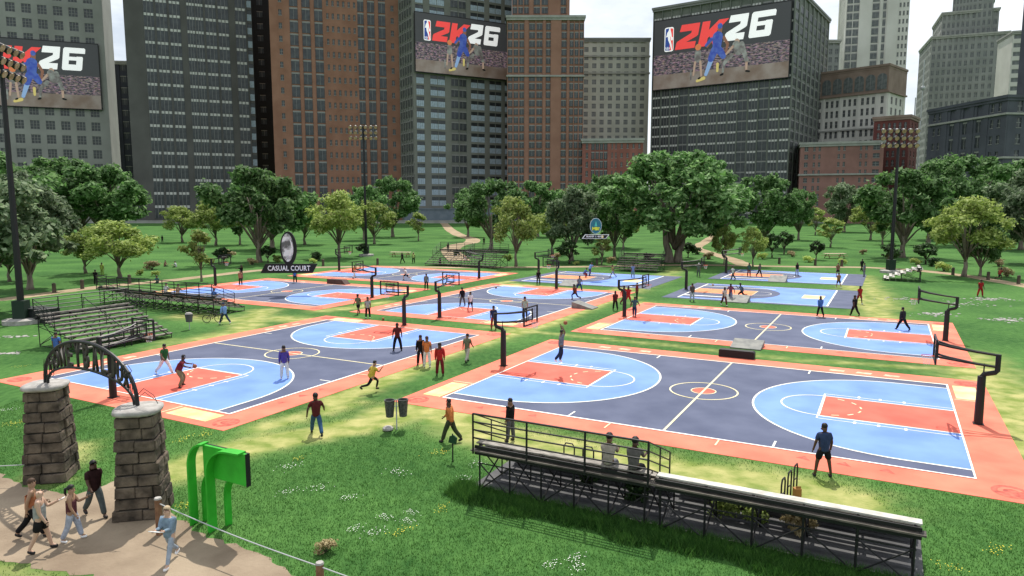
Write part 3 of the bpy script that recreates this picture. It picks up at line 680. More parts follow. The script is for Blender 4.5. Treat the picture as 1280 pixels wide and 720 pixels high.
prism_thing('ramp', 'mesh grey ramp on the furthest slate half court', 972, 352, -YAW - R(90), [(-1.1, 0), (1.1, 0), (1.1, .06), (-.9, .75), (-1.1, .75)], 2.2, M['grey_ramp'], 'ramp')
prism_thing('ramp', 'dark brown ramp between the casual court and the court behind', 423, 355, -YAW, [(-1.5, 0), (1.6, 0), (1.0, .6), (-1.5, .6)], 1.0, M['brown_ramp'], 'ramp')
prism_thing('ramp', 'small grey ramp at the near side of the half court under the round sign', 712, 357, -YAW - R(90), [(-1, 0), (1, 0), (1, .06), (-.9, .6), (-1, .6)], 2.2, M['grey_ramp'], 'ramp')

# ------------------------------------------------------------------ floodlight masts
def mast(px, py, H_, label, rz=0, tilt=0):
    b_ = at(px, py); rt = empty('floodlight_mast', (b_.x, b_.y, 0), rz); tag(rt, label, 'floodlight', 'floodlight masts')
    q = MB(); q.tube([(0, 0, 0), (0, 0, .35)], 1.5, 12, 0); q.tube([(0, 0, .35), (0, 0, .45)], [1.3, .9], 12, 0); q.build('plinth', M['white_conc'], rt)
    q = MB(); q.box(-.5, .5, -.5, .5, .44, 2.0); q.build('service_box', mat('dark green metal', (.008, .025, .014), .6), rt)
    q = MB(); q.tube([(0, 0, .4), (0, 0, H_)], [.28, .18], 10); q.build('pole', M['black_steel'], rt)
    q = MB()
    for j in range(3): q.tube([(-2.6, 0, H_ - .2 - j * 1.05), (2.6, 0, H_ - .2 - j * 1.05)], .06, 5)
    q.build('crossbar', M['black_steel'], rt)
    for j in range(3):
        for i in range(6):
            x = -2.5 + i * 1.0; z = H_ - .2 - j * 1.05 + .1
            q = MB(); q.tube([(x, .2, z + .16), (x, -.1, z), (x, -.45, z - .2)], [.10, .30, .36], 10, 0); q.tube([(x, -.451, z - .201), (x, -.49, z - .222)], [.33, .32], 10, 1)
            q.build('lamp', [M['black_steel'], M['bulb']], rt)
mast(28, 404, 23.3, 'tallest floodlight mast at the left edge of the view', R(98))
mast(458, 320, 25.5, 'middle floodlight mast rising before the orange brick tower')
mast(1113, 341, 21.2, 'right floodlight mast rising above the white bleachers')
# utility box by left mast
b0 = at(48, 402); q = MB(); q.box(-1.6, 1.6, -.7, .7, 0, 1.15); q.box(-1.7, 1.7, -.8, .8, 1.15, 1.25)
tag(q.build('utility_cabinet', [mat('dark cabinet metal', (.02, .025, .025), .6)], loc=(b0.x, b0.y, 0), rz=R(-10)), 'long dark utility cabinet beside the left floodlight mast', 'cabinet')

# ------------------------------------------------------------------ hanging signs above courts
def disc(c, r, rx, y0, y1, mi, n_=28): c.prism([(rx * math.cos(2 * math.pi * i / n_), r * math.sin(2 * math.pi * i / n_)) for i in range(n_)], y0, y1, mi)
Y_ = 80.0; p_ = atY(361.5, 335.5, Y_); k = Y_ / FPX / math.cos(PITCH)
rt = empty('court_sign', p_); tag(rt, 'black hovering sign reading CASUAL COURT under a silver ball emblem', 'sign', 'hovering court signs')
q = MB(); q.prism([(-36 * k, -5.8 * k), (29 * k, -5.8 * k), (35.5 * k, 5.8 * k), (-29 * k, 5.8 * k)], -.08, .08); bnr = q.build('banner', M['black'], rt)
ttl = obj('lettering', text_mesh('CASUAL COURT', 8.8 * k, M['white'], .02, .012, spacing=1.05), bnr, (0, -.11, 0))
vx = [v.co.x for v in ttl.data.vertices]; sc_ = 53 * k / (max(vx) - min(vx)); ttl.scale = (sc_, 1, 1)
q = MB(); q.prism([(10.2 * k * math.cos(2 * math.pi * i / 28), 25 * k + 21 * k * math.sin(2 * math.pi * i / 28)) for i in range(28)], -.1, .1); emb = q.build('emblem', M['black'], rt)
q = MB(); q.prism([(-.8 * k + 7.4 * k * math.cos(2 * math.pi * i / 28), 26 * k + 17.5 * k * math.sin(2 * math.pi * i / 28)) for i in range(28)], -.14, -.101); q.build('silver_ball', mat('silver enamel', (.75, .75, .75), .4, (.12, .12, .12), .8, lo=.45, hi=.55), emb)
q = MB()
for dx in (0, 1.6, 3.2): q.tube([((-4 + dx) * k, -.15, 11 * k + dx * k), ((2 + dx) * k, -.15, 17 * k), ((4.6 + dx * .4) * k, -.15, 26 * k), ((3 + dx * .6) * k, -.15, (36 - dx) * k)], .035, 4)
q.build('seam_line', M['white'], emb); q = MB(); q.box(-1.5 * k, 1.5 * k, -.05, .05, 5.7 * k, 7 * k); q.build('stem', M['black'], rt)
Y_ = 97.0; p_ = atY(744.5, 295.7, Y_); k = Y_ / FPX / math.cos(PITCH)
rt = empty('court_sign', p_); tag(rt, 'hovering sign with a teal and yellow oval badge above a small black banner', 'sign', 'hovering court signs')
q = MB(); q.prism([(-17 * k, -2.6 * k), (13 * k, -2.6 * k), (17 * k, 2.6 * k), (-13 * k, 2.6 * k)], -.05, .05); q.build('banner_border', M['white'], rt)
q = MB(); q.prism([(-15.4 * k, -2.0 * k), (12.5 * k, -2.0 * k), (15.4 * k, 2.0 * k), (-12.5 * k, 2.0 * k)], -.08, -.051); bnr = q.build('banner', M['black'], rt)
ttl = obj('lettering', text_mesh('RAMP 1 4X4', 3.0 * k, M['white'], .01, .008), bnr, (-1.5 * k, -.1, 0)); vx = [v.co.x for v in ttl.data.vertices]; ttl.scale = (20 * k / (max(vx) - min(vx)), 1, 1)
q = MB(); q.box(7 * k, 9.6 * k, -.1, -.081, -1.5 * k, 1.5 * k); q.build('gold_mark', M['yellow'], bnr)
zc = 13.2 * k
q = MB(); q.prism([(7.3 * k * math.cos(2 * math.pi * i / 28), zc + 9.8 * k * math.sin(2 * math.pi * i / 28)) for i in range(28)], -.05, .05); emb = q.build('badge_ring', M['glassb'], rt)
q = MB(); q.prism([(6.6 * k * math.cos(2 * math.pi * i / 28), zc + 9.1 * k * math.sin(2 * math.pi * i / 28)) for i in range(28)], -.1, -.051); q.build('badge', M['teal'], emb)
q = MB(); q.prism([(-1.6 * k, zc - .5 * k), (1.8 * k, zc - .5 * k), (.4 * k, zc + 5.5 * k), (-.2 * k, zc + 5.5 * k)], -.13, -.101); q.build('badge_peak', mat('light teal', (.08, .5, .42), .5), emb)
ttl = obj('badge_lettering', text_mesh('MB?', 5.2 * k, M['yel_sign'], .02, .03), emb, (0, -.14, zc - 3.6 * k)); vx = [v.co.x for v in ttl.data.vertices]; ttl.scale = (9 * k / (max(vx) - min(vx)), 1, 1)

# ------------------------------------------------------------------ buildings
M['glass'] = mat('dark window glass', (.022, .027, .030), .3, (.05, .06, .065), .4, spec=.5)
M['glass_grey'] = mat('grey window glass', (.07, .08, .08), .35, (.14, .155, .15), .5, spec=.5)  # lighter grey glass for the paler blocks
M['blind'] = mat('pale blue panel', (.30, .38, .45), .6, (.40, .48, .55), 1.0)
M['muntin'] = mat('grey window frame', (.24, .24, .23), .7)
M['spand_w'] = mat('off white panel', (.66, .66, .63), .8, (.46, .46, .44), 1.5)
WM = {
 'stone_light': mat('light grey limestone', (.24, .24, .225), .9, (.31, .31, .29), .05),
 'navy': mat('navy grey concrete', (.030, .033, .045), .9, (.042, .046, .06), .08),
 'char': mat('charcoal concrete', (.085, .082, .078), .9, (.12, .118, .112), .06),
 'near_black': mat('near black gap fill', (.010, .010, .010), .9, (.015, .015, .015), .1),
 'orange_brick': mat('orange brown brick', (.235, .115, .075), .9, (.30, .155, .105), .12),
 'teal_grey': mat('olive grey concrete', (.16, .165, .145), .9, (.205, .21, .185), .06),
 'blue_grey': mat('blue grey tiles', (.12, .15, .18), .8, (.16, .19, .22), .3),
 'brown_brick': mat('brown brick', (.235, .12, .085), .9, (.30, .16, .115), .1),
 'pale_stone': mat('pale weathered stone', (.37, .37, .32), .9, (.46, .46, .41), .08),
 'red_brick': mat('red brick', (.22, .085, .066), .9, (.28, .115, .092), .15),
 'green_dark': mat('dark green grey cladding', (.12, .135, .115), .85, (.16, .175, .15), .1),
 'mauve_brick': mat('mauve brick', (.22, .115, .098), .9, (.29, .155, .132), .12),
 'dark_red': mat('dark red brick', (.10, .032, .028), .9, (.14, .046, .04), .15),
 'slate_stone': mat('slate grey stone', (.062, .066, .082), .9, (.085, .09, .11), .1),
 'tan_brown': mat('brown terracotta', (.19, .135, .105), .9, (.25, .185, .15), .15),
 'cream_far': mat('cream far stone', (.52, .51, .46), .9, (.62, .61, .56), .06),
 'grey_far': mat('grey far stone', (.19, .20, .19), .9, (.25, .255, .245), .06),
 'trim': mat('pale cornice stone', (.27, .27, .25), .9, (.34, .34, .31), .3),
}
def window_mb(w_, h_, style):
    q = MB()
    if style == 'six':
        q.box(-w_ / 2, w_ / 2, .0, .2, 0, h_, 0)
        for i in range(4): x = -w_ / 2 + w_ * i / 3; q.box(x - .12, x + .12, -.16, -.004, 0, h_, 1)
        for i in range(4): z = h_ * i / 3; q.box(-w_ / 2, w_ / 2, -.14, -.003, z - .1, z + .1, 1)
    elif style == 'blinds':
        q.box(-w_ / 2, w_ / 2, .0, .2, h_ * .62, h_, 0)
        n_ = 4
        for i in range(n_): q.box(-w_ / 2 + w_ * i / n_ + .06, -w_ / 2 + w_ * (i + 1) / n_ - .06, -.3, .1, h_ * .0, h_ * .6, 2)
        q.box(-w_ / 2, w_ / 2, -.1, .15, 0, h_ * .61, 0)
    elif style == 'squares':
        q.box(-w_ / 2, w_ / 2, .0, .2, 0, h_ * .8, 0)
        for i in range(3): q.box(-w_ / 2 + w_ * i / 3 - .05 + .1, -w_ / 2 + w_ * i / 3 + .22, -.12, -.002, 0, h_ * .8, 1)
        q.box(-w_ / 2, w_ / 2, -.05, .2, h_ * .8, h_, 1)
        for i in range(3): q.box(-w_ / 2 + w_ * (i + .18) / 3, -w_ / 2 + w_ * (i + .82) / 3, -.2, -.051, h_ * .80, h_ * .985, 3)
    elif style == 'strip':
        q.box(-w_ / 2, w_ / 2, .0, .2, 0, h_, 0); q.box(-w_ / 2, w_ / 2, -.12, -.003, h_ * .86, h_, 1); q.box(-.08, .08, -.1, -.002, 0, h_ * .86, 1)
    elif style == 'arch':
        pts = [(-w_ / 2, 0), (w_ / 2, 0)] + [(w_ / 2 * math.cos(t), h_ - w_ / 2 + w_ / 2 * math.sin(t)) for t in [math.pi * i / 10 for i in range(11)]]
        q.prism(pts, -.05, .2, 0); q.box(-.1, .1, -.12, -.051, 0, h_ - .1, 1)
    else:
        q.box(-w_ / 2, w_ / 2, .0, .2, 0, h_, 0); q.box(-.09, .09, -.1, -.003, 0, h_, 1); q.box(-w_ / 2, w_ / 2, -.1, -.004, h_ * .48, h_ * .54, 1)
        q.box(-w_ / 2 - .1, w_ / 2 + .1, -.45, .0, -.25, -.001, 1)
    return q
def building(label, pL, pR, py, YL, YR, z1, depth, wall, cols, fh, wf=.6, z0=0.0, side=None, side_cols=None, cornice=True, glass='glass', frame='muntin', crown=None, group=None, skip=None, name='office_tower', cat='tower', zbands=()):
    a, b = atY(pL, py, YL), atY(pR, py, YR)
    a.z = b.z = 0; L = (b - a).length; phi = math.atan2(b.y - a.y, b.x - a.x)
    rt = empty(name, a, phi); tag(rt, label, cat, group)
    wl = MB(); wl.box(.72 if side == 'left' else 0, L - (.72 if side == 'right' else 0), .7, depth, 0, z1)
    WIN = []
    def face(mx_, Lf, cs):
        tot = sum(c_[1] for c_ in cs); x = 0
        for c_ in cs:
            wd = c_[1] / tot * Lf
            if c_[0] == 'P': wl.mbox(mx_, x, x + wd, -.25, .72, 0, z1)
            elif c_[0] == 'B': wl.mbox(mx_, x, x + wd, .0, .71, 0, z1)
            else:
                n_ = c_[2]; st = c_[3]; fr = c_[4] if len(c_) > 4 else .62; ww = wd / n_ * fr; h_ = fh * (c_[5] if len(c_) > 5 else wf)
                if st in ('strip', 'squares'):
                    pass
                for i in range(n_):
                    xc = x + wd * (i + .5) / n_; z = z0 + (fh - h_) / 2
                    k0 = 0
                    while z + h_ < z1 - .8:
                        if not (skip and skip(mx_, xc, z, h_)): WIN.append((mx_, xc, z, ww, h_, st))
                        z += fh; k0 += 1
                    xl = x + wd * i / n_; xr = x + wd * (i + 1) / n_
                    if fr < .97: wl.mbox(mx_, xl, xc - ww / 2, .1, .71, 0, z1); wl.mbox(mx_, xc + ww / 2, xr, .1, .71, 0, z1)
                # spandrels
                z = 0; ztop = z0 + (fh - h_) / 2
                while z < z1:
                    if st not in ('strip', 'squares') or wf < .75: wl.mbox(mx_, x, x + wd, .13, .705, z, min(ztop, z1))
                    z = ztop + h_; ztop += fh
                    if ztop > z1: ztop = z1; 
                    if z >= z1: break
                    if ztop == z1:
                        wl.mbox(mx_, x, x + wd, .13, .705, z, z1); break
            x += wd
    face(Matrix.Identity(4), L, cols)
    if side == 'left': face(Matrix.Translation((0, depth, 0)) @ Matrix.Rotation(R(-90), 4, 'Z') @ Matrix.Translation((0, -.0, 0)), depth - .8, side_cols)
    if side == 'right': face(Matrix.Translation((L, .8, 0)) @ Matrix.Rotation(R(90), 4, 'Z'), depth - .8, side_cols)
    wo = wl.build('wall', WM[wall] if isinstance(wall, str) else wall, rt)
    GM = [M[glass], M[frame], M['blind'], M['spand_w']]
    WIN.sort(key=lambda q: (abs(q[2] - 48) // fh, 0 if q[0] == Matrix.Identity(4) else 1))
    cache = {}; rest = MB()
    for i, (mx_, x, z, ww, h_, st) in enumerate(WIN):
        key = (round(ww, 2), round(h_, 2), st)
        if key not in cache: q = window_mb(ww, h_, st); cache[key] = (q, q.mesh('window', GM))
        T = mx_ @ Matrix.Translation((x, .45, z))
        if i < 96: o = bpy.data.objects.new('window', cache[key][1]); COL.objects.link(o); o.parent = rt; o.matrix_local = T
        else:
            q = cache[key][0]; b0_ = len(rest.v); rest.v.extend([tuple(T @ Vector(v)) for v in q.v]); rest.f.extend([tuple(b0_ + j for j in f) for f in q.f]); rest.m.extend(q.m)
    if rest.v: tag(rest.build('window', GM, rt), kind='stuff')
    if cornice:
        q = MB(); q.box(-.8, L + .8, -.9, depth + .8, z1 + .003, z1 + 1.3); q.box(-.4, L + .4, -.5, depth + .4, z1 - 1.2, z1 - .003); q.build('cornice', WM['trim'] if cornice is True else WM[cornice], rt)
    for zb in zbands:
        q = MB(); q.box(-.5, L + .5, -.7, depth, zb, zb + .9); q.build('string_course', WM['trim'], rt)
    return rt, L, phi
def zat(px, py, Y): return atY(px, py, Y).z
TOPZ = 175.0
# left limestone block
building('light grey stone tower at the left edge behind the first screen', -120, 131, 60, 424, 462, TOPZ, 40, 'stone_light', [('W', 6, 6, 'six', .60), ('W', 6, 6, 'six', .60), ('P', .45)], 8.7, .62, z0=3, cornice=False)
building('narrow navy block between the stone tower and the charcoal tower', 132, 168, 120, 520, 522, zat(150, 78, 520), 40, 'navy', [('P', .2), ('W', 1, 1, 'plain', .6), ('P', .25), ('W', 1.3, 2, 'strip', .9)], 8, .55, glass='glass', name='apartment_block', cat='building')
building('charcoal tower with small pale spandrel squares, left of the orange brick tower', 157, 316, 60, 418, 446, TOPZ, 45, 'char',
         [('B', 1.6), ('W', .9, 1, 'squares', .98, .98), ('P', .12), ('W', 1, 1, 'squares', .98, .98), ('P', .12), ('W', 1, 1, 'squares', .98, .98), ('P', .5), ('W', 1.5, 2, 'squares', .95, .98), ('P', .12), ('W', 1, 1, 'squares', .98, .98), ('P', .12), ('W', 1, 1, 'squares', .98, .98), ('P', .55), ('W', 1, 1, 'squares', .98, .98), ('P', .1), ('W', .45, 1, 'blinds', .9, .8)], 7.9, .98, z0=2, cornice=False)
building('added near black tower filling the dark gap between charcoal tower and orange brick tower', 300, 352, 60, 500, 505, TOPZ, 40, 'near_black', [('B', 1), ('W', .8, 1, 'strip', .5), ('B', 1)], 8, .5, cornice=False)  # extra tower, near black to stand in for the dark background gap
building('orange brown brick tower with tall dark window strips', 338, 500, 60, 408, 430, TOPZ, 50, 'orange_brick',
         [('B', .4), ('W', .35, 1, 'plain', .5, .42), ('B', .3), ('W', .5, 1, 'strip', .9, .9), ('P', .16), ('W', .5, 1, 'strip', .9, .9), ('P', .18), ('W', .5, 1, 'strip', .9, .9), ('B', .1), ('W', 1.8, 6, 'plain', .42, .42), ('W', .4, 1, 'strip', .9, .9), ('P', .16), ('W', .45, 1, 'strip', .9, .9), ('P', .18), ('W', .45, 1, 'strip', .9, .9), ('B', .2), ('W', .35, 1, 'plain', .5, .42), ('B', .25)], 7.1, .9, cornice=False)
building('olive grey tower with pale blue window bands behind the second screen', 516, 640, 60, 410, 442, TOPZ, 26, 'teal_grey',
         [('B', .15), ('W', .5, 1, 'blinds', .9, .85), ('B', .35), ('W', .9, 2, 'blinds', .94, .8), ('B', .35), ('W', 1.0, 2, 'strip', .9, .7), ('B', .25), ('W', .9, 2, 'blinds', .94, .8), ('B', .3), ('W', .8, 2, 'blinds', .94, .8), ('B', .2), ('W', .5, 1, 'blinds', .9, .8)], 6.3, .8, z0=9, side='left', side_cols=[('B', .1), ('W', 3, 6, 'strip', .8, .7), ('B', .1)], cornice=False)
building('brown brick tower with stepped shoulder right of the second screen', 634, 730, 60, 404, 404, zat(720, 23, 405), 46, 'brown_brick',
         [('W', 1.3, 3, 'strip', .8, .75), ('P', .28), ('W', 1.1, 2, 'strip', .8, .75), ('P', .18), ('W', .4, 1, 'strip', .85, .75), ('P', .75), ('W', .45, 1, 'strip', .85, .75), ('P', .16), ('W', 1.1, 3, 'strip', .8, .75)], 4.6, .75, glass='glass', zbands=(zat(690, 96, 404),))
building('upper stage of the brown brick tower', 640, 712, 10, 406, 406, TOPZ, 36, 'brown_brick', [('W', 1.2, 3, 'strip', .8, .75), ('P', .25), ('W', 1.1, 2, 'strip', .8, .75), ('P', .8), ('W', .45, 1, 'strip', .85, .75), ('P', .2)], 4.6, .75, cornice=False)
building('pale weathered stone block with small even windows, centre', 727, 812, 60, 470, 470, zat(770, 50, 470), 40, 'pale_stone', [('P', .1), ('W', 8, 8, 'six', .52), ('P', .3)], 5.1, .6, glass='glass_grey', zbands=(zat(770, 71, 469), zat(770, 92, 469)), name='apartment_block', cat='building', cornice='grey_far')
building('small red brick block with pale cornice below the pale stone block', 728, 804, 180, 400, 396, zat(760, 176, 398), 30, 'red_brick', [('B', .1), ('W', 1, 1, 'plain', .3, .6), ('W', 2.2, 4, 'strip', .8, .8), ('B', .3), ('W', 1, 2, 'plain', .35, .6), ('P', .1), ('W', 3, 4, 'plain', .35, .5), ('P', .1)], 5.0, .75, name='apartment_block', cat='building')
r8 = building('dark green grey slab tower behind the largest screen', 815, 990, 100, 452, 404, zat(815, 13, 452), 90, 'green_dark',
         [('P', .06)] + sum([[('W', 1, 1, 'squares', .96, .98), ('P', .09), ('W', 1, 1, 'strip' if i in (1, 4, 5) else 'squares', .96, .98), ('P', .09)] for i in range(7)], []), 5.9, .98, side='right', side_cols=[('W', 3, 8, 'strip', .7, .7)], cornice='grey_far')
building('cream tower with brown arcaded crown', 1013, 1108, 140, 470, 436, zat(1108, 82, 436), 30, 'cream_far', [('P', .2), ('W', 1, 2, 'plain', .45), ('P', .2), ('W', 1.5, 3, 'plain', .5), ('P', .2), ('W', 1.5, 3, 'plain', .5), ('P', .2), ('W', 1.5, 3, 'plain', .5), ('P', .3), ('W', .5, 1, 'plain', .5), ('P', .2)], 6.4, .62, side='right', side_cols=[('P', .3), ('W', 2, 3, 'plain', .4), ('P', .3)], cornice='tan_brown', zbands=(zat(1108, 160, 436),))
a_, b_ = atY(1013, 140, 470), atY(1108, 140, 436); a_.z = b_.z = 0
rt9 = [o for o in COL.objects if o.get('label', '').startswith('cream tower')][0]; L9 = (b_ - a_).length; zc9 = zat(1108, 113, 436); z19 = zat(1108, 84, 436)
q = MB(); q.box(-.3, L9 + .3, -.35, 30.3, zc9, z19); q.box(-1, L9 + 1, -1.2, 31, zc9 - 1.0, zc9 - .01); q.build('crown_storey', WM['tan_brown'], rt9)
me9 = window_mb(L9 / 8.5, (z19 - zc9) * .7, 'arch').mesh('window', [M['glass_grey'], M['muntin'], M['blind'], M['spand_w']])
for i in range(7): obj('arched_window', me9, rt9, (L9 * (i + .5) / 7, -.5, zc9 + 1))
building('low mauve brick block right of the slab tower', 1000, 1104, 200, 398, 384, zat(1050, 180, 392), 30, 'mauve_brick', [('B', .2), ('W', .4, 1, 'plain', .6), ('B', .15), ('W', .7, 2, 'plain', .4), ('B', .9), ('W', .7, 2, 'plain', .4), ('B', .7), ('W', .7, 2, 'plain', .4), ('B', .15), ('W', .6, 1, 'plain', .7), ('B', .15)], 4.3, .55, name='apartment_block', cat='building', zbands=(zat(1050, 219, 392),))
building('dark red brick block behind the right floodlight', 1092, 1137, 160, 414, 402, zat(1137, 146, 402), 22, 'dark_red', [('B', .3), ('W', 4, 6, 'plain', .5), ('B', .2)], 5.2, .62, side='right', side_cols=[('B', .2), ('W', 2, 2, 'plain', .3), ('B', .3)], name='apartment_block', cat='building', cornice='tan_brown')
building('slate grey classical block with heavy cornice at the right', 1161, 1258, 150, 372, 322, zat(1258, 122, 322), 30, 'slate_stone', [('B', .3), ('W', 1, 2, 'plain', .45, .45), ('P', .5), ('W', .8, 1, 'strip', .5, .8), ('P', .35), ('W', .8, 1, 'strip', .5, .8), ('P', .35), ('W', .8, 1, 'strip', .5, .8), ('P', .4), ('W', 1.1, 2, 'plain', .45, .5), ('B', .3)], 7.2, .6, side='right', side_cols=[('B', .3), ('W', 3, 4, 'plain', .4), ('B', .3)], name='classical_block', cat='building', cornice='slate_stone', zbands=(zat(1258, 143, 322), zat(1258, 198, 322)))
rA = building('grey stepped skyscraper behind the slate grey block, lowest and widest stage', 1160, 1256, 120, 620, 600, zat(1200, 44, 610), 60, 'grey_far', [('W', 3, 7, 'strip', .5, .7), ('W', 3, 6, 'strip', .5, .7)], 6.6, .6, glass='glass_grey', side='left', side_cols=[('W', 3, 9, 'strip', .5, .7)])
for (l_, r_, t_, d_, lab) in ((1178, 1249, 12, 54, 'grey stepped skyscraper, middle stage above the widest stage'), (1190, 1240, -12, 44, 'grey stepped skyscraper, narrow top stage')):
    building(lab, l_, r_, 20, 624, 608, zat(1200, t_, 610), d_, 'grey_far', [('W', 3, 6, 'strip', .5, .7), ('W', 3, 4, 'strip', .5, .7)], 6.6, .6, glass='glass_grey', side='left', side_cols=[('W', 3, 7, 'strip', .5, .7)])
building('pale tall tower with blue grey panels behind the cream tower', 1056, 1134, 60, 560, 548, TOPZ + 60, 40, 'cream_far', [('W', 1.2, 2, 'strip', .9, .8), ('P', 1.1), ('W', .8, 1, 'strip', .8, .8), ('P', .15), ('W', .5, 1, 'strip', .6, .8), ('P', 1), ('W', 1, 3, 'plain', .5, .5)], 6, .8, glass='glass_grey', side='left', side_cols=[('P', .3), ('W', 2, 5, 'strip', .5, .7), ('P', .3)], cornice=False)
building('small pale grey tower between the slab and the cream tower', 1012, 1050, 60, 540, 540, zat(1030, 52, 540), 30, 'grey_far', [('W', 3, 5, 'plain', .55)], 6, .6, glass='glass_grey')
building('white banded tower at the far right edge', 1265, 1300, 60, 520, 515, zat(1275, 41, 520), 30, 'cream_far', [('W', 3, 1, 'strip', .9, .5)], 6, .5, glass='glass_grey')
building('dark tower cut by the right edge of the view', 1290, 1340, 60, 430, 430, TOPZ, 10, 'slate_stone', [('B', .2), ('W', 3, 4, 'plain', .5)], 7, .6, cornice=False)
for px, pt, lab in ((1151, 75, 'thin tall antenna mast with a ball on the roof line'), (1143, 122, 'short thin antenna mast beside the tall one')):
    p_ = atY(px, 146, 440); q = MB(); q.tube([(0, 0, 0), (0, 0, zat(px, pt, 440))], .35, 5)
    if pt < 100: q.ball((0, 0, zat(px, 110, 440)), 1.4)
    tag(q.build('antenna_mast', M['rope'], loc=(p_.x, p_.y, 0)), lab, 'antenna')
# grey podium below the olive tower and street wall round the park
a0 = atY(505, 262, 402); q = MB(); q.box(0, 62, 0, 5, 0, zat(540, 262, 402)); q.box(-.4, 62.4, -.4, 5, zat(540, 262, 402) + .003, zat(540, 262, 402) + .7)
tag(q.build('podium_wall', [WM['blue_grey']], loc=(a0.x, 402, 0)), 'long blue grey podium wall at the foot of the olive grey tower', 'wall')
q = MB(); q.box(-330, 330, 0, .6, 0, 1.3); q.box(-330, 330, -.15, .75, 1.303, 1.6)
tag(q.build('park_wall', [WM['trim']], loc=(0, 392, 0)), 'low pale stone wall closing the park lawn before the buildings', 'wall')

# ------------------------------------------------------------------ screens
def emat(name, c, s=.32):
    return mat(name, c, .5, emis=s)
SC = dict(bg=emat('screen dark grey', (.045, .047, .05)), red=emat('screen red', (.75, .06, .055), .45), white=emat('screen white', (.86, .86, .86), .4), floor=mat('screen floor', (.30, .20, .16), .5, (.46, .36, .33), .12, emis=.0), blue=mat('screen blue', (.05, .09, .50), .5, (.12, .2, .62), .4, emis=.1), lblue=emat('screen pale blue', (.25, .38, .62)),
          navy=emat('screen navy', (.03, .07, .30)), skin=emat('screen brown', (.24, .11, .07)), tan=emat('screen tan', (.42, .29, .22)), orange=emat('screen orange', (.62, .19, .07)), cloth=mat('screen pale cloth', (.50, .49, .47), .5, (.24, .2, .2), .35), yel=emat('screen gold', (.6, .48, .16)), black=M['black'])
crowd = bpy.data.materials.new('screen crowd'); crowd.use_nodes = True; n_ = crowd.node_tree.nodes; l_ = crowd.node_tree.links
vo = n_.new('ShaderNodeTexNoise'); vo.inputs['Scale'].default_value = 34; vo.inputs['Detail'].default_value = 5; vo.inputs['Roughness'].default_value = .7; tcn = n_.new('ShaderNodeTexCoord'); mq = n_.new('ShaderNodeMapping'); mq.inputs['Scale'].default_value = (1.0, .1, .45); l_.new(tcn.outputs['Generated'], mq.inputs[0]); l_.new(mq.outputs[0], vo.inputs['Vector'])
hs = n_.new('ShaderNodeMix'); hs.data_type = 'RGBA'; hs.blend_type = 'MULTIPLY'; hs.inputs[0].default_value = 1; l_.new(vo.outputs['Color'], hs.inputs[6])
rp = n_.new('ShaderNodeValToRGB'); rp.color_ramp.elements[0].position = .42; rp.color_ramp.elements[1].position = .62; rp.color_ramp.elements[0].color = (.02, .02, .035, 1); rp.color_ramp.elements[1].color = (.55, .42, .46, 1); l_.new(vo.outputs[0], rp.inputs[0]); l_.new(rp.outputs[0], hs.inputs[7])
l_.new(hs.outputs[2], n_['Principled BSDF'].inputs['Base Color']); l_.new(hs.outputs[2], n_['Principled BSDF'].inputs['Emission Color']); n_['Principled BSDF'].inputs['Emission Strength'].default_value = .35
def lin(pts, sx, sz, ox, oz): return [(ox + x * sx, oz + z * sz) for x, z in pts]
G2 = [(.22, 1), (1.0, 1), (1.0, .96), (.93, .52), (.86, .46), (.42, .27), (.84, .27), (.79, 0), (-.06, 0), (-.0, .28), (.05, .34), (.64, .62), (.66, .72), (.14, .72)]
GK = [(.20, 1), (.52, 1), (.46, .64), (.88, 1), (1.28, 1), (.78, .55), (1.0, 0), (.64, 0), (.50, .38), (.42, .32), (.36, 0), (.0, 0)]
def glyph6(q, sx, sz, ox, oz, y0, y1):
    sh = lambda pts: [(ox + (x + z * .14) * sx, oz + z * sz) for x, z in pts]
    for P_ in ([(0, .06), (.05, 0), (.84, 0), (.9, .06), (.9, .26), (0, .26)], [(0, .26), (.28, .26), (.28, .76), (0, .76)], [(0, .76), (.98, .76), (.98, .95), (.93, 1), (.06, 1), (0, .93)], [(.62, .26), (.9, .26), (.9, .58), (.62, .58)], [(.28, .44), (.62, .44), (.62, .60), (.28, .60)], [(.62, .58), (.9, .58), (.86, .62), (.62, .62)]):
        q.prism(sh(P_), y0, y1)
def capsule(q, a, b, r0, r1, y0, y1):
    a = Vector(a); b = Vector(b); d = (b - a).normalized(); nn = Vector((-d.y, d.x)); pts = []
    ang = math.atan2(d.y, d.x)
    for i in range(7): t = ang + R(90) + R(180) * i / 6; pts.append((a.x + r0 * math.cos(t), a.y + r0 * math.sin(t)))
    for i in range(7): t = ang - R(90) + R(180) * i / 6; pts.append((b.x + r1 * math.cos(t), b.y + r1 * math.sin(t)))
    q.prism(pts, y0, y1)
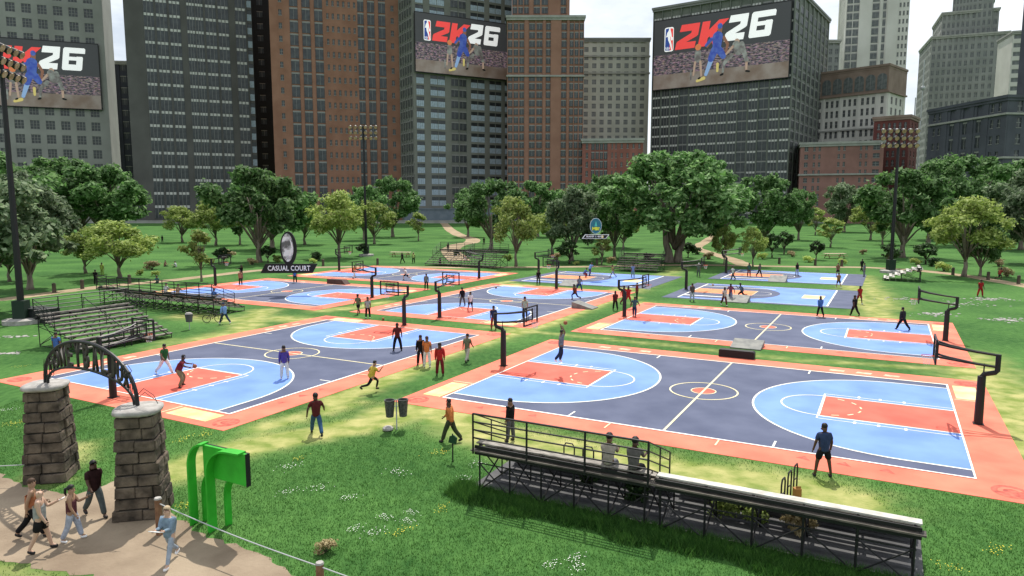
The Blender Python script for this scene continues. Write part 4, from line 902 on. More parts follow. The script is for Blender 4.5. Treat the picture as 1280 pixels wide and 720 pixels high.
def screen(loc, phi, Wd, Ht, label):
    rt = empty('video_screen', loc, phi); tag(rt, label, 'video screen', 'video screens on the towers')
    q = MB(); q.box(0, Wd, -.9, -.3, 0, Ht); q.build('panel', SC['bg'], rt)
    q = MB(); e = Ht * .012
    for bx in ((-e, Wd + e, -e, 0), (-e, Wd + e, Ht, Ht + e)): q.box(bx[0], bx[1], -1.0, -.25, bx[2], bx[3])
    for bx in ((-e, 0), (Wd, Wd + e)): q.box(bx[0], bx[1], -1.0, -.25, .001, Ht - .001)
    q.build('screen_frame', M['black_steel'], rt)
    U = lambda u: u / 2 * Wd; V = lambda v: (1 - v) * Ht; s = Ht
    pic = MB(); pic.box(U(.0) + .02, Wd - .02, -.93, -.902, .02, V(.79)); pic.build('picture_floor', SC['floor'], rt)
    pic = MB(); pic.box(.02, Wd - .02, -.93, -.902, V(.79) + .01, V(.50)); pic.build('picture_crowd', crowd, rt)
    pq = MB(); pm = []
    def cap_part(nm, m, segs, dy):
        q = MB()
        for i, (a, b, r0, r1) in enumerate(segs): capsule(q, (U(a[0]), V(a[1])), (U(b[0]), V(b[1])), r0 * s, r1 * s, -1.02 - dy - i * .002, -.931 - i * .002)
        b0_ = len(pq.v); pq.v.extend(q.v); pq.f.extend([tuple(b0_ + j for j in f) for f in q.f]); pq.m.extend([len(pm)] * len(q.f)); pm.append(m)
    # figures in play, in flat colours
    cap_part('picture_player', SC['skin'], [((1.02, .22), (1.02, .28), .035, .03), ((1.08, .36), (1.14, .46), .022, .02), ((1.14, .46), (1.12, .56), .02, .016), ((.90, .38), (.84, .46), .02, .016)], .02)
    cap_part('picture_player', SC['blue'], [((.99, .34), (.98, .50), .075, .06), ((.95, .52), (.9, .64), .055, .045), ((1.02, .53), (1.08, .62), .05, .04), ((.9, .36), (.82, .44), .024, .02), ((1.02, .19), (1.02, .2), .035, .035)], .03)
    cap_part('picture_player', SC['lblue'], [((.9, .66), (.83, .85), .035, .024)], .028); cap_part('picture_player', SC['yel'], [((.80, .90), (.7, .93), .025, .02), ((1.0, .72), (1.0, .82), .02, .016)], .026)
    cap_part('picture_player', SC['cloth'], [((1.26, .48), (1.3, .58), .05, .055), ((1.34, .48), (1.42, .72), .035, .028), ((1.2, .62), (1.1, .72), .03, .024), ((1.1, .72), (1.08, .84), .02, .016)], .012)
    cap_part('picture_player', SC['tan'], [((1.27, .43), (1.28, .44), .03, .03), ((1.22, .5), (1.12, .6), .018, .014), ((1.42, .74), (1.42, .84), .018, .014), ((.74, .66), (.76, .86), .018, .014), ((.66, .66), (.64, .84), .016, .012)], .01)
    cap_part('picture_player', SC['cloth'], [((.70, .52), (.70, .62), .045, .05), ((.60, .76), (.60, .9), .012, .01)], .008); cap_part('picture_ball', SC['orange'], [((.70, .45), (.702, .452), .045, .045)], .04)
    cap_part('picture_shoe', M['black'], [((1.42, .86), (1.46, .87), .014, .012), ((1.08, .87), (1.05, .88), .014, .012), ((.74, .89), (.72, .9), .014, .012)], .03)
    pq.build('picture', pm, rt)
    # words
    x2, zb, hh = U(.36), V(.45), Ht * .345
    q = MB(); tz = lambda pts, ox, sx: [(ox + x * sx, zb + z * hh) for x, z in pts]
    q.prism(tz(G2, x2, U(.36)), -.99, -.96); q.prism(tz(GK, x2 + U(.33), U(.36)), -.99, -.958); q.build('lettering', SC['red'], rt)
    q = MB(); zb += Ht * .03; q.prism(tz(G2, U(1.10), U(.33)), -.99, -.96); glyph6(q, U(.34), hh, U(1.43), zb, -.99, -.957); q.build('lettering', SC['white'], rt)
    # player badge
    bx, bz, bw, bh = U(.17), V(.46), U(.145), Ht * .35
    def rr(x0, z0, w1, h1, r): 
        p = []
        for cx_, cz_, a0 in ((x0 + w1 - r, z0 + h1 - r, 0), (x0 + r, z0 + h1 - r, 90), (x0 + r, z0 + r, 180), (x0 + w1 - r, z0 + r, 270)):
            p += [(cx_ + r * math.cos(R(a0 + 30 * i)), cz_ + r * math.sin(R(a0 + 30 * i))) for i in range(4)]
        return p
    q = MB(); q.prism(rr(bx, bz, bw, bh, bw * .2), -.97, -.94); q.build('badge_edge', SC['white'], rt)
    q = MB(); q.prism([(bx + bw * .07, bz + bh * .06), (bx + bw * .6, bz + bh * .04), (bx + bw * .55, bz + bh * .96), (bx + bw * .12, bz + bh * .95)], -1.0, -.971); q.build('badge_blue', SC['navy'], rt)
    q = MB(); q.prism([(bx + bw * .6, bz + bh * .04), (bx + bw * .93, bz + bh * .06), (bx + bw * .93, bz + bh * .93), (bx + bw * .55, bz + bh * .96)], -1.0, -.972); q.build('badge_red', SC['red'], rt)
    q = MB(); B = lambda pts: [(bx + x * bw, bz + z * bh) for x, z in pts]
    q.prism(B([(.50, .97), (.62, .97), (.66, .86), (.74, .74), (.82, .56), (.72, .55), (.66, .66), (.64, .5), (.78, .3), (.88, .05), (.78, .05), (.60, .3), (.4, .48), (.36, .62), (.16, .6), (.3, .78), (.44, .86)]), -1.03, -1.001)
    q.prism(B([(.72, .46), (.84, .44), (.92, .5), (.9, .57), (.8, .59), (.71, .54)]), -1.03, -1.0015); q.build('badge_figure', SC['white'], rt)
    me = text_mesh('NBA', bh * .17, SC['white'], .01, .0); vx = [v.co.x for v in me.vertices]; o = obj('badge_lettering', me, rt, (bx + bw * .36, -1.02, bz + bh * .13)); o.scale = (bw * .5 / (max(vx) - min(vx)), 1, 1)
def put_screen(pL, pyb, YL, pR, YR, pyt, label):
    a, b = atY(pL, pyb, YL), atY(pR, pyb, YR); zt = zat(pL, pyt, YL); ph = math.atan2(b.y - a.y, b.x - a.x); z0_ = a.z
    a.z = 0; b.z = 0; screen((a.x, a.y, z0_), ph, (b - a).length, zt - z0_, label)
put_screen(817, 113, 450.5, 985, 404.5, 28, 'largest video screen showing 2K26, on the dark slab tower')
put_screen(519, 89, 409.6, 635, 438.5, 15, 'smallest video screen showing 2K26, on the olive grey tower')
put_screen(-42, 130, 434.5, 127, 460, 44, 'video screen cut by the left edge, on the light grey stone tower')

# ------------------------------------------------------------------ trees
def leaves(centers, radii, count, size, rng, up=.5, flat=1.0):
    n_ = len(centers); wgt = radii ** 2; wgt = wgt / wgt.sum(); pick = rng.choice(n_, count, p=wgt)
    d = rng.normal(size=(count, 3)); d /= np.linalg.norm(d, axis=1)[:, None]
    rr = radii[pick] * (rng.random(count) ** .55) * np.where(rng.random(count) < .12, rng.uniform(1.05, 1.5, count), 1.0)
    pos = centers[pick] + d * rr[:, None] * np.array([1, 1, .75 * flat])
    nrm = d * .6 + rng.normal(size=(count, 3)) * .55 + np.array([0, 0, up]); nrm /= np.linalg.norm(nrm, axis=1)[:, None]
    t = rng.normal(size=(count, 3)); t -= (t * nrm).sum(1)[:, None] * nrm; t /= np.linalg.norm(t, axis=1)[:, None]
    b = np.cross(nrm, t); s = size * rng.uniform(.45, 1.6, count)
    V = np.stack([pos + t * s[:, None], pos + b * s[:, None] * .5, pos - t * s[:, None], pos - b * s[:, None] * .5], 1).reshape(-1, 3)
    return V, np.arange(count * 4).reshape(-1, 4)
def tree_proto(seed, rad, H_, base, nclump, cr_, count, size, leaf, bark='bark', trunk_r=.5, double=False, name='tree', droop=0.0):
    rng = np.random.default_rng(seed); cs = []; rs = []
    cz = base + (H_ - base) * .46; hz = (H_ - base) * .54
    for i in range(nclump):
        th = rng.uniform(0, 2 * np.pi); u = rng.uniform(-.75, 1.0); k = rng.uniform(.35, 1.0) ** .55
        rxy = math.sqrt(max(0, 1 - u * u)) * k * (rad - cr_ * .5) * rng.uniform(.70, 1.22)
        cs.append([rxy * math.cos(th), rxy * math.sin(th), cz + u * k * (hz - cr_ * .4) - droop * rxy]); rs.append(cr_ * rng.uniform(.45, 1.3))
    cs = np.array(cs); rs = np.array(rs)
    V, F = leaves(cs, rs, count, size, rng); cm = npmesh('crown', V, F, [M[leaf]])
    t = MB(); fork = base * .75
    for dd in ((-1, 1) if double else (0,)):
        x0 = dd * trunk_r * .9
        t.tube([(x0 * 1.3, 0, -.1), (x0 * 1.1, 0, .5), (x0 * 1.3, .1, fork * .6), (x0 * 2.0, .0, fork), (x0 * 3.0, .1, base + (H_ - base) * .35)], [trunk_r * 1.35, trunk_r, trunk_r * .82, trunk_r * .7, trunk_r * .25], 9)
    order = np.argsort(-rs)[:min(16, nclump)]
    for i in order:
        c_ = cs[i]; s0 = rng.uniform(.75, 1.25) * fork
        mid = np.array([c_[0] * .45, c_[1] * .45, s0 + (c_[2] - s0) * .55])
        t.tube([(0, 0, s0 * .95), tuple(mid), tuple(c_)], [trunk_r * .42, trunk_r * .26, trunk_r * .08], 6)
    tm = t.mesh('trunk', M[bark], True)
    return dict(name=name, crown=cm, trunk=tm, rad=rad, H=H_)
TP = {
 'big0': tree_proto(1, 8.0, 17, 3.4, 60, 1.7, 13000, .40, 'leaf_big', trunk_r=.55),
 'big1': tree_proto(2, 8.0, 17, 3.8, 54, 1.75, 13000, .40, 'leaf_big', trunk_r=.5),
 'big2': tree_proto(3, 8.0, 17, 2.8, 68, 1.55, 13000, .38, 'leaf_grey', trunk_r=.5),
 'huge': tree_proto(4, 12.0, 20, 4.4, 120, 1.75, 30000, .42, 'leaf_big', trunk_r=.75, double=True),
 'light0': tree_proto(5, 4.0, 8.5, 2.2, 44, .95, 7000, .18, 'leaf_light', trunk_r=.2),
 'light1': tree_proto(6, 4.0, 8.5, 2.6, 38, 1.0, 7000, .18, 'leaf_light', trunk_r=.22),
 'young': tree_proto(7, 1.6, 4.6, 1.5, 20, .5, 2200, .13, 'leaf_light', trunk_r=.09),
 'dark': tree_proto(8, 1.8, 4.2, 1.2, 16, .55, 2200, .15, 'leaf_dark', bark='bark_dark', trunk_r=.1),
}
def tree(kind, px, py, top, hw, label, lean=0, name=None, group=None):
    p = at(px, py); T = TP[kind]; z = atY(px, top, p.y).z; rad = hw / FPX * p.y / math.cos(PITCH)
    rt = empty(name or ('young_tree' if kind in ('young', 'dark') else 'park_tree'), (p.x, p.y, 0), random.uniform(0, 6.28) if kind != 'huge' else .2); tag(rt, label, 'tree', group or 'trees in the park')
    sx = rad / T['rad']; rt.scale = (sx, sx, z / T['H'])
    obj('trunk', T['trunk'], rt); obj('crown', T['crown'], rt)
TREES = [
 ('big2', -22, 392, 190, 95, 'grey green tree overhanging the left edge behind the mast'),
 ('big2', 38, 362, 205, 62, 'grey green bushy tree just right of the left mast'),
 ('big0', -10, 325, 180, 70, 'tall tree at the left edge below the first screen'),
 ('big1', 70, 305, 190, 66, 'tall broad tree right of the left mast, before the stone tower'),
 ('big0', 132, 305, 200, 58, 'large dark green tree before the narrow navy block'),
 ('light0', 107, 342, 282, 38, 'yellow green tree on the lawn, left one of the low pair'),
 ('light1', 150, 348, 277, 46, 'yellow green tree on the lawn, right one of the low pair'),
 ('light1', 228, 303, 258, 26, 'small dull green tree under the charcoal tower'),
 ('light0', 270, 307, 246, 33, 'blossoming pale tree under the charcoal tower'),
 ('young', 252, 352, 288, 22, 'slim pale young tree by the left casual hoop'),
 ('big1', 324, 328, 202, 58, 'large tree before the dark gap between towers'),
 ('big0', 340, 312, 216, 50, 'dark trunked large tree just behind the large tree by the dark gap'),
 ('light0', 381, 306, 250, 34, 'pale tree right of the hanging black sign'),
 ('light1', 424, 322, 240, 38, 'yellow green tree left of the middle mast'),
 ('light0', 468, 305, 250, 30, 'yellow green tree behind the middle mast'),
 ('big1', 455, 300, 228, 24, 'dark small tree directly behind the middle mast'),
 ('big0', 491, 296, 216, 32, 'tall tree with clear trunk right of the middle mast'),
 ('young', 523, 301, 266, 14, 'round young tree alone on the open lawn'),
 ('big0', 614, 312, 218, 40, 'large tree above the far bleachers pair'),
 ('big1', 672, 296, 222, 32, 'dark green tree before the brown brick tower'),
 ('light1', 645, 333, 247, 34, 'yellow green tree right of the far bleachers pair'),
 ('light0', 690, 318, 257, 28, 'mid green round tree left of the teal sign'),
 ('big2', 715, 326, 228, 38, 'grey green tree just left of the teal sign'),
 ('big1', 757, 308, 212, 34, 'dark tree behind the teal sign'),
 ('young', 752, 331, 296, 15, 'small dark round tree under the teal sign'),
 ('light0', 779, 312, 262, 24, 'pale tree between the teal sign and the huge tree'),
 ('huge', 842, 328, 186, 92, 'huge spreading tree with a double trunk, centre right'),
 ('big1', 768, 322, 232, 34, 'drooping dark tree merging with the left of the huge tree'),
 ('big0', 956, 310, 212, 40, 'round crowned tree before the slab tower corner'),
 ('big2', 904, 300, 225, 30, 'grey green tree behind the right side of huge tree'),
 ('young', 1019, 294, 260, 14, 'small yellow tree, upper one of the pair on the right lawn'),
 ('young', 1038, 309, 273, 18, 'small yellow tree, lower one of the pair on the right lawn'),
 ('dark', 1020, 325, 300, 12, 'dark young tree left of the pale right table'),
 ('big2', 1055, 290, 224, 28, 'dull tree before the mauve brick block'),
 ('big1', 1128, 322, 205, 56, 'large tree directly behind the right mast'),
 ('big0', 1188, 300, 186, 54, 'dark tall tree below the slate grey block'),
 ('big1', 1252, 296, 196, 52, 'large tree at the right under the slate grey block'),
 ('light1', 1205, 346, 248, 52, 'big yellow green tree on the right lawn by the path'),
 ('big2', 1290, 330, 222, 48, 'grey green tree cut by the right edge'),
 ('big0', 1225, 345, 270, 26, 'darker thick trunked tree behind the big yellow green tree'),
 ('light0', 1103, 306, 262, 22, 'small mid green tree left of the right mast tree'),
 ('dark', 455, 320, 303, 12, 'dark young tree at the foot of the middle mast'),
 ('dark', 712, 330, 299, 20, 'dark low tree left of the bare post under the teal sign'),
 ('dark', 965, 322, 290, 15, 'dark young tree under the round crowned tree'),
 ('dark', 980, 318, 288, 14, 'dark young tree just right of the round crowned tree'),
 ('dark', 1110, 335, 302, 15, 'dark young tree left of the right mast foot'),
 ('dark', 1157, 330, 302, 18, 'dark shrub like tree right of the right mast'),
 ('dark', 280, 330, 308, 14, 'dark red brown young tree behind the casual court'),
 ('dark', 335, 328, 306, 13, 'dark young tree just left of the hanging black sign'),
 ('light0', 905, 331, 282, 18, 'small light tree with a dark trunk, left one behind the half court'),
 ('light1', 941, 333, 284, 18, 'small light tree with a dark trunk, right one behind the half court'),
 ('dark', 860, 322, 302, 12, 'dark small tree by the double trunk'),
 ('big1', 1160, 306, 196, 46, 'tall tree between the right mast and the slate grey block'), ('big2', 1276, 312, 206, 50, 'large grey green tree at the right edge behind others'), ('big2', 100, 300, 208, 48, 'grey green tree filling the gap before the stone tower'), ('big0', 735, 300, 224, 36, 'dark tree right behind the teal sign, taller one'), ('big1', 585, 296, 232, 26, 'small dark tree left of the large tree above the far bleachers'), ('light0', 1088, 300, 246, 26, 'mid green tree before the right end of the mauve block'), ('light1', 300, 306, 250, 24, 'pale tree left of the large tree by the dark gap'), ('big0', 998, 300, 232, 22, 'narrow dark tree below the slab tower corner, right one'), ('light0', 12, 352, 286, 40, 'pale tree behind the left mast foot'),
]
for t in TREES: tree(*t)
def bush_proto(seed, leaf, count=700, size=.10, h=1.0):
    rng = np.random.default_rng(seed); n_ = 12
    cs = np.stack([rng.uniform(-.55, .55, n_), rng.uniform(-.55, .55, n_), rng.uniform(.2, .85, n_) * h], 1); rs = rng.uniform(.22, .4, n_)
    V, F = leaves(cs, rs, count, size, rng); return npmesh('foliage', V, F, [M[leaf]])
BP = {'y': bush_proto(21, 'leaf_yellow'), 's': bush_proto(22, 'leaf_straw'), 'd': bush_proto(23, 'leaf_dark'), 'l': bush_proto(24, 'leaf_light')}
stem = MB()
for i in range(7): a = i * .9; stem.tube([(.05 * math.cos(a), .05 * math.sin(a), 0), (.3 * math.cos(a), .3 * math.sin(a), .6)], [.03, .012], 4)
stem = stem.mesh('stem', M['bark_dark'])
def bush(k, px, py, s, label, group='shrubs on the lawn'):
    p = at(px, py); rt = empty('shrub', (p.x, p.y, 0), random.uniform(0, 6)); rt.scale = (s, s, s); tag(rt, label, 'shrub', group)
    obj('foliage', BP[k], rt); obj('stem', stem, rt)
for b_ in [('s', 190, 337, 1.5, 'straw coloured shrub right of the low yellow green pair'), ('l', 175, 344, .9, 'green tinted shrub below the straw coloured one'), ('s', 285, 322, 1.7, 'reddish straw shrub behind the left casual hoop'),
 ('l', 347, 328, 1.4, 'light shrub left of the hanging black sign'), ('d', 396, 326, 1.6, 'dark shrub with pale top right of the hanging black sign'), ('y', 392, 329, .9, 'lime shrub before the dark shrub by the black sign'),
 ('s', 316, 331, 1.2, 'straw shrub left of the pale lawn shrub by the big trunk'), ('d', 570, 320, 1.4, 'dark shrub behind the far bleachers pair'), ('s', 694, 325, 1.4, 'straw shrub between round tree and grey tree'),
 ('y', 720, 331, .7, 'tiny lime shrub beside the bare post'), ('l', 635, 326, 1.3, 'pale shrub right end of the far bleachers pair'), ('s', 763, 329, 1.2, 'straw shrub under the teal sign, left of the bleachers'),
 ('y', 953, 324, 1.3, 'lime shrub right of the dark trunk pair'), ('s', 990, 321, 1.2, 'straw shrub below dark young tree'), ('y', 1011, 328, 1.2, 'lime shrub left of the pale table'),
 ('y', 1053, 330, 1.0, 'lime yellow shrub right of the pale table'), ('s', 1078, 318, 1.1, 'straw shrub on the lawn left of the right mast'), ('y', 1145, 331, 1.2, 'bright lime shrub behind the white bleachers top'),
 ('y', 1180, 339, 1.5, 'bright lime shrub by the path right of the white bleachers'), ('s', 1248, 333, 1.5, 'reddish straw shrub at the far right of the lawn'), ('s', 1258, 346, 1.4, 'straw shrub by the runner at the right'),
 ('s', 885, 324, 1.4, 'straw shrub right of the double trunk'), ('d', 870, 318, 1.6, 'dark red shrub between the double trunk and the path'), ('d', 1165, 333, 1.5, 'dark shrub behind the bright lime ones'),
 ('y', 195, 345, .8, 'tiny lime shrub among the picnickers'), ('d', 810, 325, 1.3, 'dark shrub topping the bleachers below the huge tree'),
 ('d', 795, 627, .75, 'leafy weed under the joint of the foreground bleachers'), ('l', 905, 648, .7, 'weed under the middle of the right foreground bleachers'), ('l', 945, 656, .6, 'small weed beside the larger weed under the bleachers'), ('s', 1000, 668, .7, 'straw weed at the third frame of the right foreground bleachers'), ('d', 735, 606, .5, 'low dark weed under the left foreground bleachers'), ('s', 407, 690, .42, 'pale dry flower tuft by the rope fence')]: bush(*b_)

# bollards along the path
bol = MB(); bol.tube([(0, 0, 0), (0, 0, 1.05)], [.22, .2], 8); bol.tube([(0, 0, 1.05), (0, 0, 1.15)], [.24, .1], 8); bol = bol.mesh('path_bollard', M['bark_dark'])
for px, py in ((68, 366), (103, 361), (162, 354), (404, 332.5), (472, 331), (550, 331), (746, 331), (974, 330), (1019, 332), (1052, 333), (1191, 344), (1235, 350), (1273, 355), (1148, 340)):
    p = at(px, py); tag(obj('path_bollard', bol, loc=(p.x, p.y, 0)), 'short dark brown bollard beside the footpath', 'bollard', 'identical bollards along the footpath')
# tables
def table(px, py, rz, label):
    p = at(px, py); rt = empty('picnic_table', (p.x, p.y, 0), rz); rt.scale = (1.3, 1.3, 1.2); tag(rt, label, 'picnic table', 'picnic tables')
    q = MB()
    for i in range(5): q.box(-1.6, 1.6, -.5 + i * .2, -.5 + i * .2 + .18, .75, .80)
    q.build('table_top', mat('pale boards', (.45, .38, .25), .8, (.6, .5, .34), 2), rt)
    for s in (-1, 1):
        q = MB(); q.box(-1.6, 1.6, s * .8 - .14, s * .8 + .14, .42, .46); q.build('bench_seat', M['wood'], rt)
        q = MB(); q.tube([(s * 1.1, -.8, 0), (s * 1.1, -.2, .75)], .05, 4); q.tube([(s * 1.1, .8, 0), (s * 1.1, .2, .75)], .05, 4); q.box(s * 1.1 - .04, s * 1.1 + .04, -.85, .85, .36, .42); q.build('leg', M['wood'], rt)
table(501, 321, R(-8), 'pale picnic table on the lawn right of the middle mast'); table(1043, 323, R(4), 'pale picnic table on the right lawn below the small yellow pair')

# flower clumps and rubble
def clump(n_, rx, ry, m, rng, size=.017, h=.10):
    q = MB()
    for i in range(n_):
        x, y = rng.normal(0, rx), rng.normal(0, ry); z = h * rng.uniform(.5, 1.2); s = size * rng.uniform(.7, 1.4)
        q.add([(x - s, y, z), (x, y - s, z + s * .3), (x + s, y, z), (x, y + s, z + s * .3)], [(0, 1, 2, 3)], 0); q.add([(x - .004, y, 0), (x + .004, y, 0), (x, y, z)], [(0, 1, 2)], 1)
    return q.mesh('flower_clump', [m, M['grass_blade']])
CLW = [clump(30, .26, .16, M['petal_w'], RNG) for _ in range(2)]; CLY = [clump(28, .26, .15, M['petal_y'], RNG) for _ in range(2)]
FL = [('w', 444, 663, 'leftmost of the lower row before the pale tuft'), ('w', 468, 668, 'second of the lower row in the open lawn'), ('w', 482, 649, 'above the lower row in the open lawn'), ('w', 511, 654, 'right of the lower row beside a yellow one'), ('w', 515, 643, 'topmost of the central cluster'),
 ('y', 500, 667, 'yellow one at the centre of the lawn cluster'), ('y', 553, 637, 'yellow one right of the central cluster'), ('w', 497, 592, 'alone below the rock and bins'), ('w', 437, 624, 'faint one in the middle of the lawn'), ('y', 375, 575, 'yellow one below the person in blue jeans'), ('w', 362, 585, 'faint one below the yellow lawn flowers'),
 ('y', 547, 567, 'yellow one left of the person in orange'), ('w', 597, 581, 'by the left end of the foreground bleachers'), ('w', 583, 600, 'beside the concrete footing of the bleachers'), ('y', 229, 551, 'yellow one by the corner of the left court'), ('y', 258, 544, 'second yellow one by the corner of the left court'), ('y', 232, 635, 'yellow one between pillar and green sign'),
 ('w', 8, 514, 'at the left edge under the court corner'), ('y', 12, 532, 'yellow band at the left edge before the left pillar'), ('y', 28, 529, 'second yellow band near the left pillar'), ('w', 690, 708, 'near the bottom below the bleachers'), ('w', 722, 712, 'bottom centre below bleachers'), ('y', 1190, 712, 'yellow one at the bottom right corner'), ('y', 28, 459, 'yellow one above the left court corner'),
 ('w', 398, 612, 'tiny one left of the faint lawn flowers'), ('w', 360, 617, 'tiny one in shade of the lawn middle'), ('y', 1245, 690, 'yellow speck at the right end of the lawn'), ('w', 720, 700, 'pale specks in the lower lawn')]
for k_, px, py, lab in FL:
    p = at(px, py); o = obj('flower_clump', (CLW if k_ == 'w' else CLY)[random.randrange(2)], loc=(p.x, p.y, 0), rz=random.uniform(0, 6)); s = random.uniform(.8, 1.2); o.scale = (s, s, 1)
    tag(o, ('white flowers, ' if k_ == 'w' else 'yellow flowers, ') + lab, 'flowers', 'flower clumps in the lawn')
rub = MB(); 
def rubble(px, py, n_, sp, label):
    p = at(px, py); q = MB(); rr_ = random.Random(px)
    for i in range(n_):
        x, y = rr_.gauss(0, sp), rr_.gauss(0, sp * .6); s = rr_.uniform(.04, .22); q.ball((x, y, .01), s, seg=6, rings=3, sz=.3)
    tag(q.build('pale_litter', M['white_conc'], loc=(p.x, p.y, 0)), label, 'litter', kind='stuff')
rubble(1175, 393, 60, .9, 'pale litter on grass behind the second right hoop'); rubble(1255, 400, 60, 1.0, 'pale litter at the right edge lawn'); rubble(1240, 374, 60, 1.4, 'pale litter below the far red runner'); rubble(1130, 374, 40, 1.4, 'pale litter below the white bleachers'); rubble(1200, 380, 40, 1.4, 'pale litter left of the right edge'); rubble(16, 421, 30, .6, 'pale litter beside the left mast'); rubble(8, 442, 20, .5, 'pale litter at the left edge of lawn')

# grass blades on the near lawn, and long grass in front of the bleachers
def inside(poly, x, y):
    c = np.zeros(len(x), bool); j = len(poly) - 1
    for i in range(len(poly)):
        xi, yi = poly[i]; xj, yj = poly[j]
        k = ((yi > y) != (yj > y)) & (x < (xj - xi) * (y - yi) / ((yj - yi) or 1e-9) + xi); c ^= k; j = i
    return c
def blades(n_, X0, X1, Y0, Y1, hmin, hmax, wd, filt=None):
    y = Y0 + (Y1 - Y0) * RNG.random(n_) ** 1.35; x = RNG.uniform(X0, X1, n_)
    keep = np.abs(x) < y * .78 + 1
    u = (x - CX) * math.cos(YAW) - (y - CY) * math.sin(YAW); v = (x - CX) * math.sin(YAW) + (y - CY) * math.cos(YAW)
    keep &= ~((np.abs(u) < 13.9) & (np.abs(v) < 9.8)); keep &= ~((np.abs(u + 27.3) < 9.8) & (np.abs(v + 3.4) < 13.9)); keep &= ~((u > -4.2) & (u < 9.8) & (v > -17.4) & (v < -13.2))
    keep &= ~inside(DIRT, x, y)
    keep &= RNG.random(n_) > worn_at(x, y) * 1.5
    if filt is not None: keep &= filt(x, y, u, v)
    x, y = x[keep], y[keep]; m = len(x); h = RNG.uniform(hmin, hmax, m); a = RNG.uniform(0, 6.28, m); b = RNG.uniform(0, 6.28, m); ln = h * RNG.uniform(.2, .9, m)
    dx, dy = np.cos(a) * wd, np.sin(a) * wd
    V = np.stack([np.stack([x - dx, y - dy, np.zeros(m)], 1), np.stack([x + dx, y + dy, np.zeros(m)], 1), np.stack([x + np.cos(b) * ln, y + np.sin(b) * ln, h], 1)], 1).reshape(-1, 3)
    return V, np.arange(m * 3).reshape(-1, 3)
V, F = blades(420000, -26, 26, 14.5, 36, .03, .075, .010)
tag(obj('lawn_grass', npmesh('lawn_grass', V, F, [M['grass_blade']])), kind='stuff', label='short green grass of the near lawn', cat='grass')
V, F = blades(900000, -6, 16, 14.5, 30, .12, .36, .012, lambda x, y, u, v: (v > -18.35 + .3 * np.sin(u * 2.3) * np.sin(u * .9) - .5 * RNG.random(len(u)) ** 2) & (v < -17.2) & (u > -4.9) & (u < 10.2))
tag(obj('long_grass', npmesh('long_grass', V, F, [M['grass_blade']])), kind='stuff', label='long shaggy grass along the back of the foreground bleachers', cat='grass')

# ------------------------------------------------------------------ people
DG = None
def skin_mesh(name, verts, edges, radii, m, root=0, sub=1):
    me = bpy.data.meshes.new('tmp'); me.from_pydata(verts, edges, []); o = bpy.data.objects.new('tmp', me); COL.objects.link(o)
    o.modifiers.new('skin', 'SKIN')
    for i, v in enumerate(me.skin_vertices[0].data): v.radius = (radii[i] * 1.22, radii[i] * 1.22); v.use_root = (i == root)
    s = o.modifiers.new('sub', 'SUBSURF'); s.levels = sub; s.render_levels = sub
    dg = bpy.context.evaluated_depsgraph_get(); r = bpy.data.meshes.new_from_object(o.evaluated_get(dg))
    bpy.data.objects.remove(o); bpy.data.meshes.remove(me); r.name = name; r.materials.clear(); r.materials.append(m)
    r.polygons.foreach_set('use_smooth', [True] * len(r.polygons)); return r
# pose: lean, (left thigh flex, abduct, knee), (right ...), (left arm flex, abduct, elbow), (right ...), head turn
POSES = {
 'stand': (0, (4, 6, 4), (-3, 6, 2), (2, 8, 12), (0, 9, 14)),
 'stance': (2, (3, 13, 5), (-2, 13, 5), (4, 16, 18), (2, 16, 20)),
 'walk': (4, (24, 2, 8), (-20, 2, 22), (-22, 7, 15), (22, 7, 25)),
 'walk2': (4, (-18, 2, 24), (22, 2, 6), (22, 8, 30), (-20, 8, 14)),
 'run': (16, (62, 2, 75), (-32, 2, 55), (-48, 10, 85), (45, 8, 95)),
 'jump': (2, (12, 5, 28), (-12, 5, 30), (160, 4, 40), (150, 6, 55)),
 'dribble': (28, (35, 16, 45), (-4, 14, 30), (55, 6, 40), (62, 10, 30)),
 'defend': (24, (38, 20, 55), (30, 20, 55), (45, 45, 30), (45, 45, 30)),
 'sit': (10, (85, 10, 88), (82, 10, 86), (38, 8, 50), (40, 8, 50)),
 'phone': (2, (16, 3, 5), (-12, 3, 14), (28, 4, 88), (8, 8, 20)),
 'read': (3, (26, 2, 6), (-24, 2, 26), (30, -4, 70), (30, -4, 70)),
 'arms_up': (-2, (16, 12, 12), (-14, 12, 16), (120, 25, 30), (60, 50, 40)),
 'crouch': (30, (95, 12, 125), (80, 12, 115), (50, 10, 40), (50, 10, 40)),
 'stride': (6, (32, 6, 12), (-26, 6, 20), (-18, 30, 20), (26, 28, 24)),
}
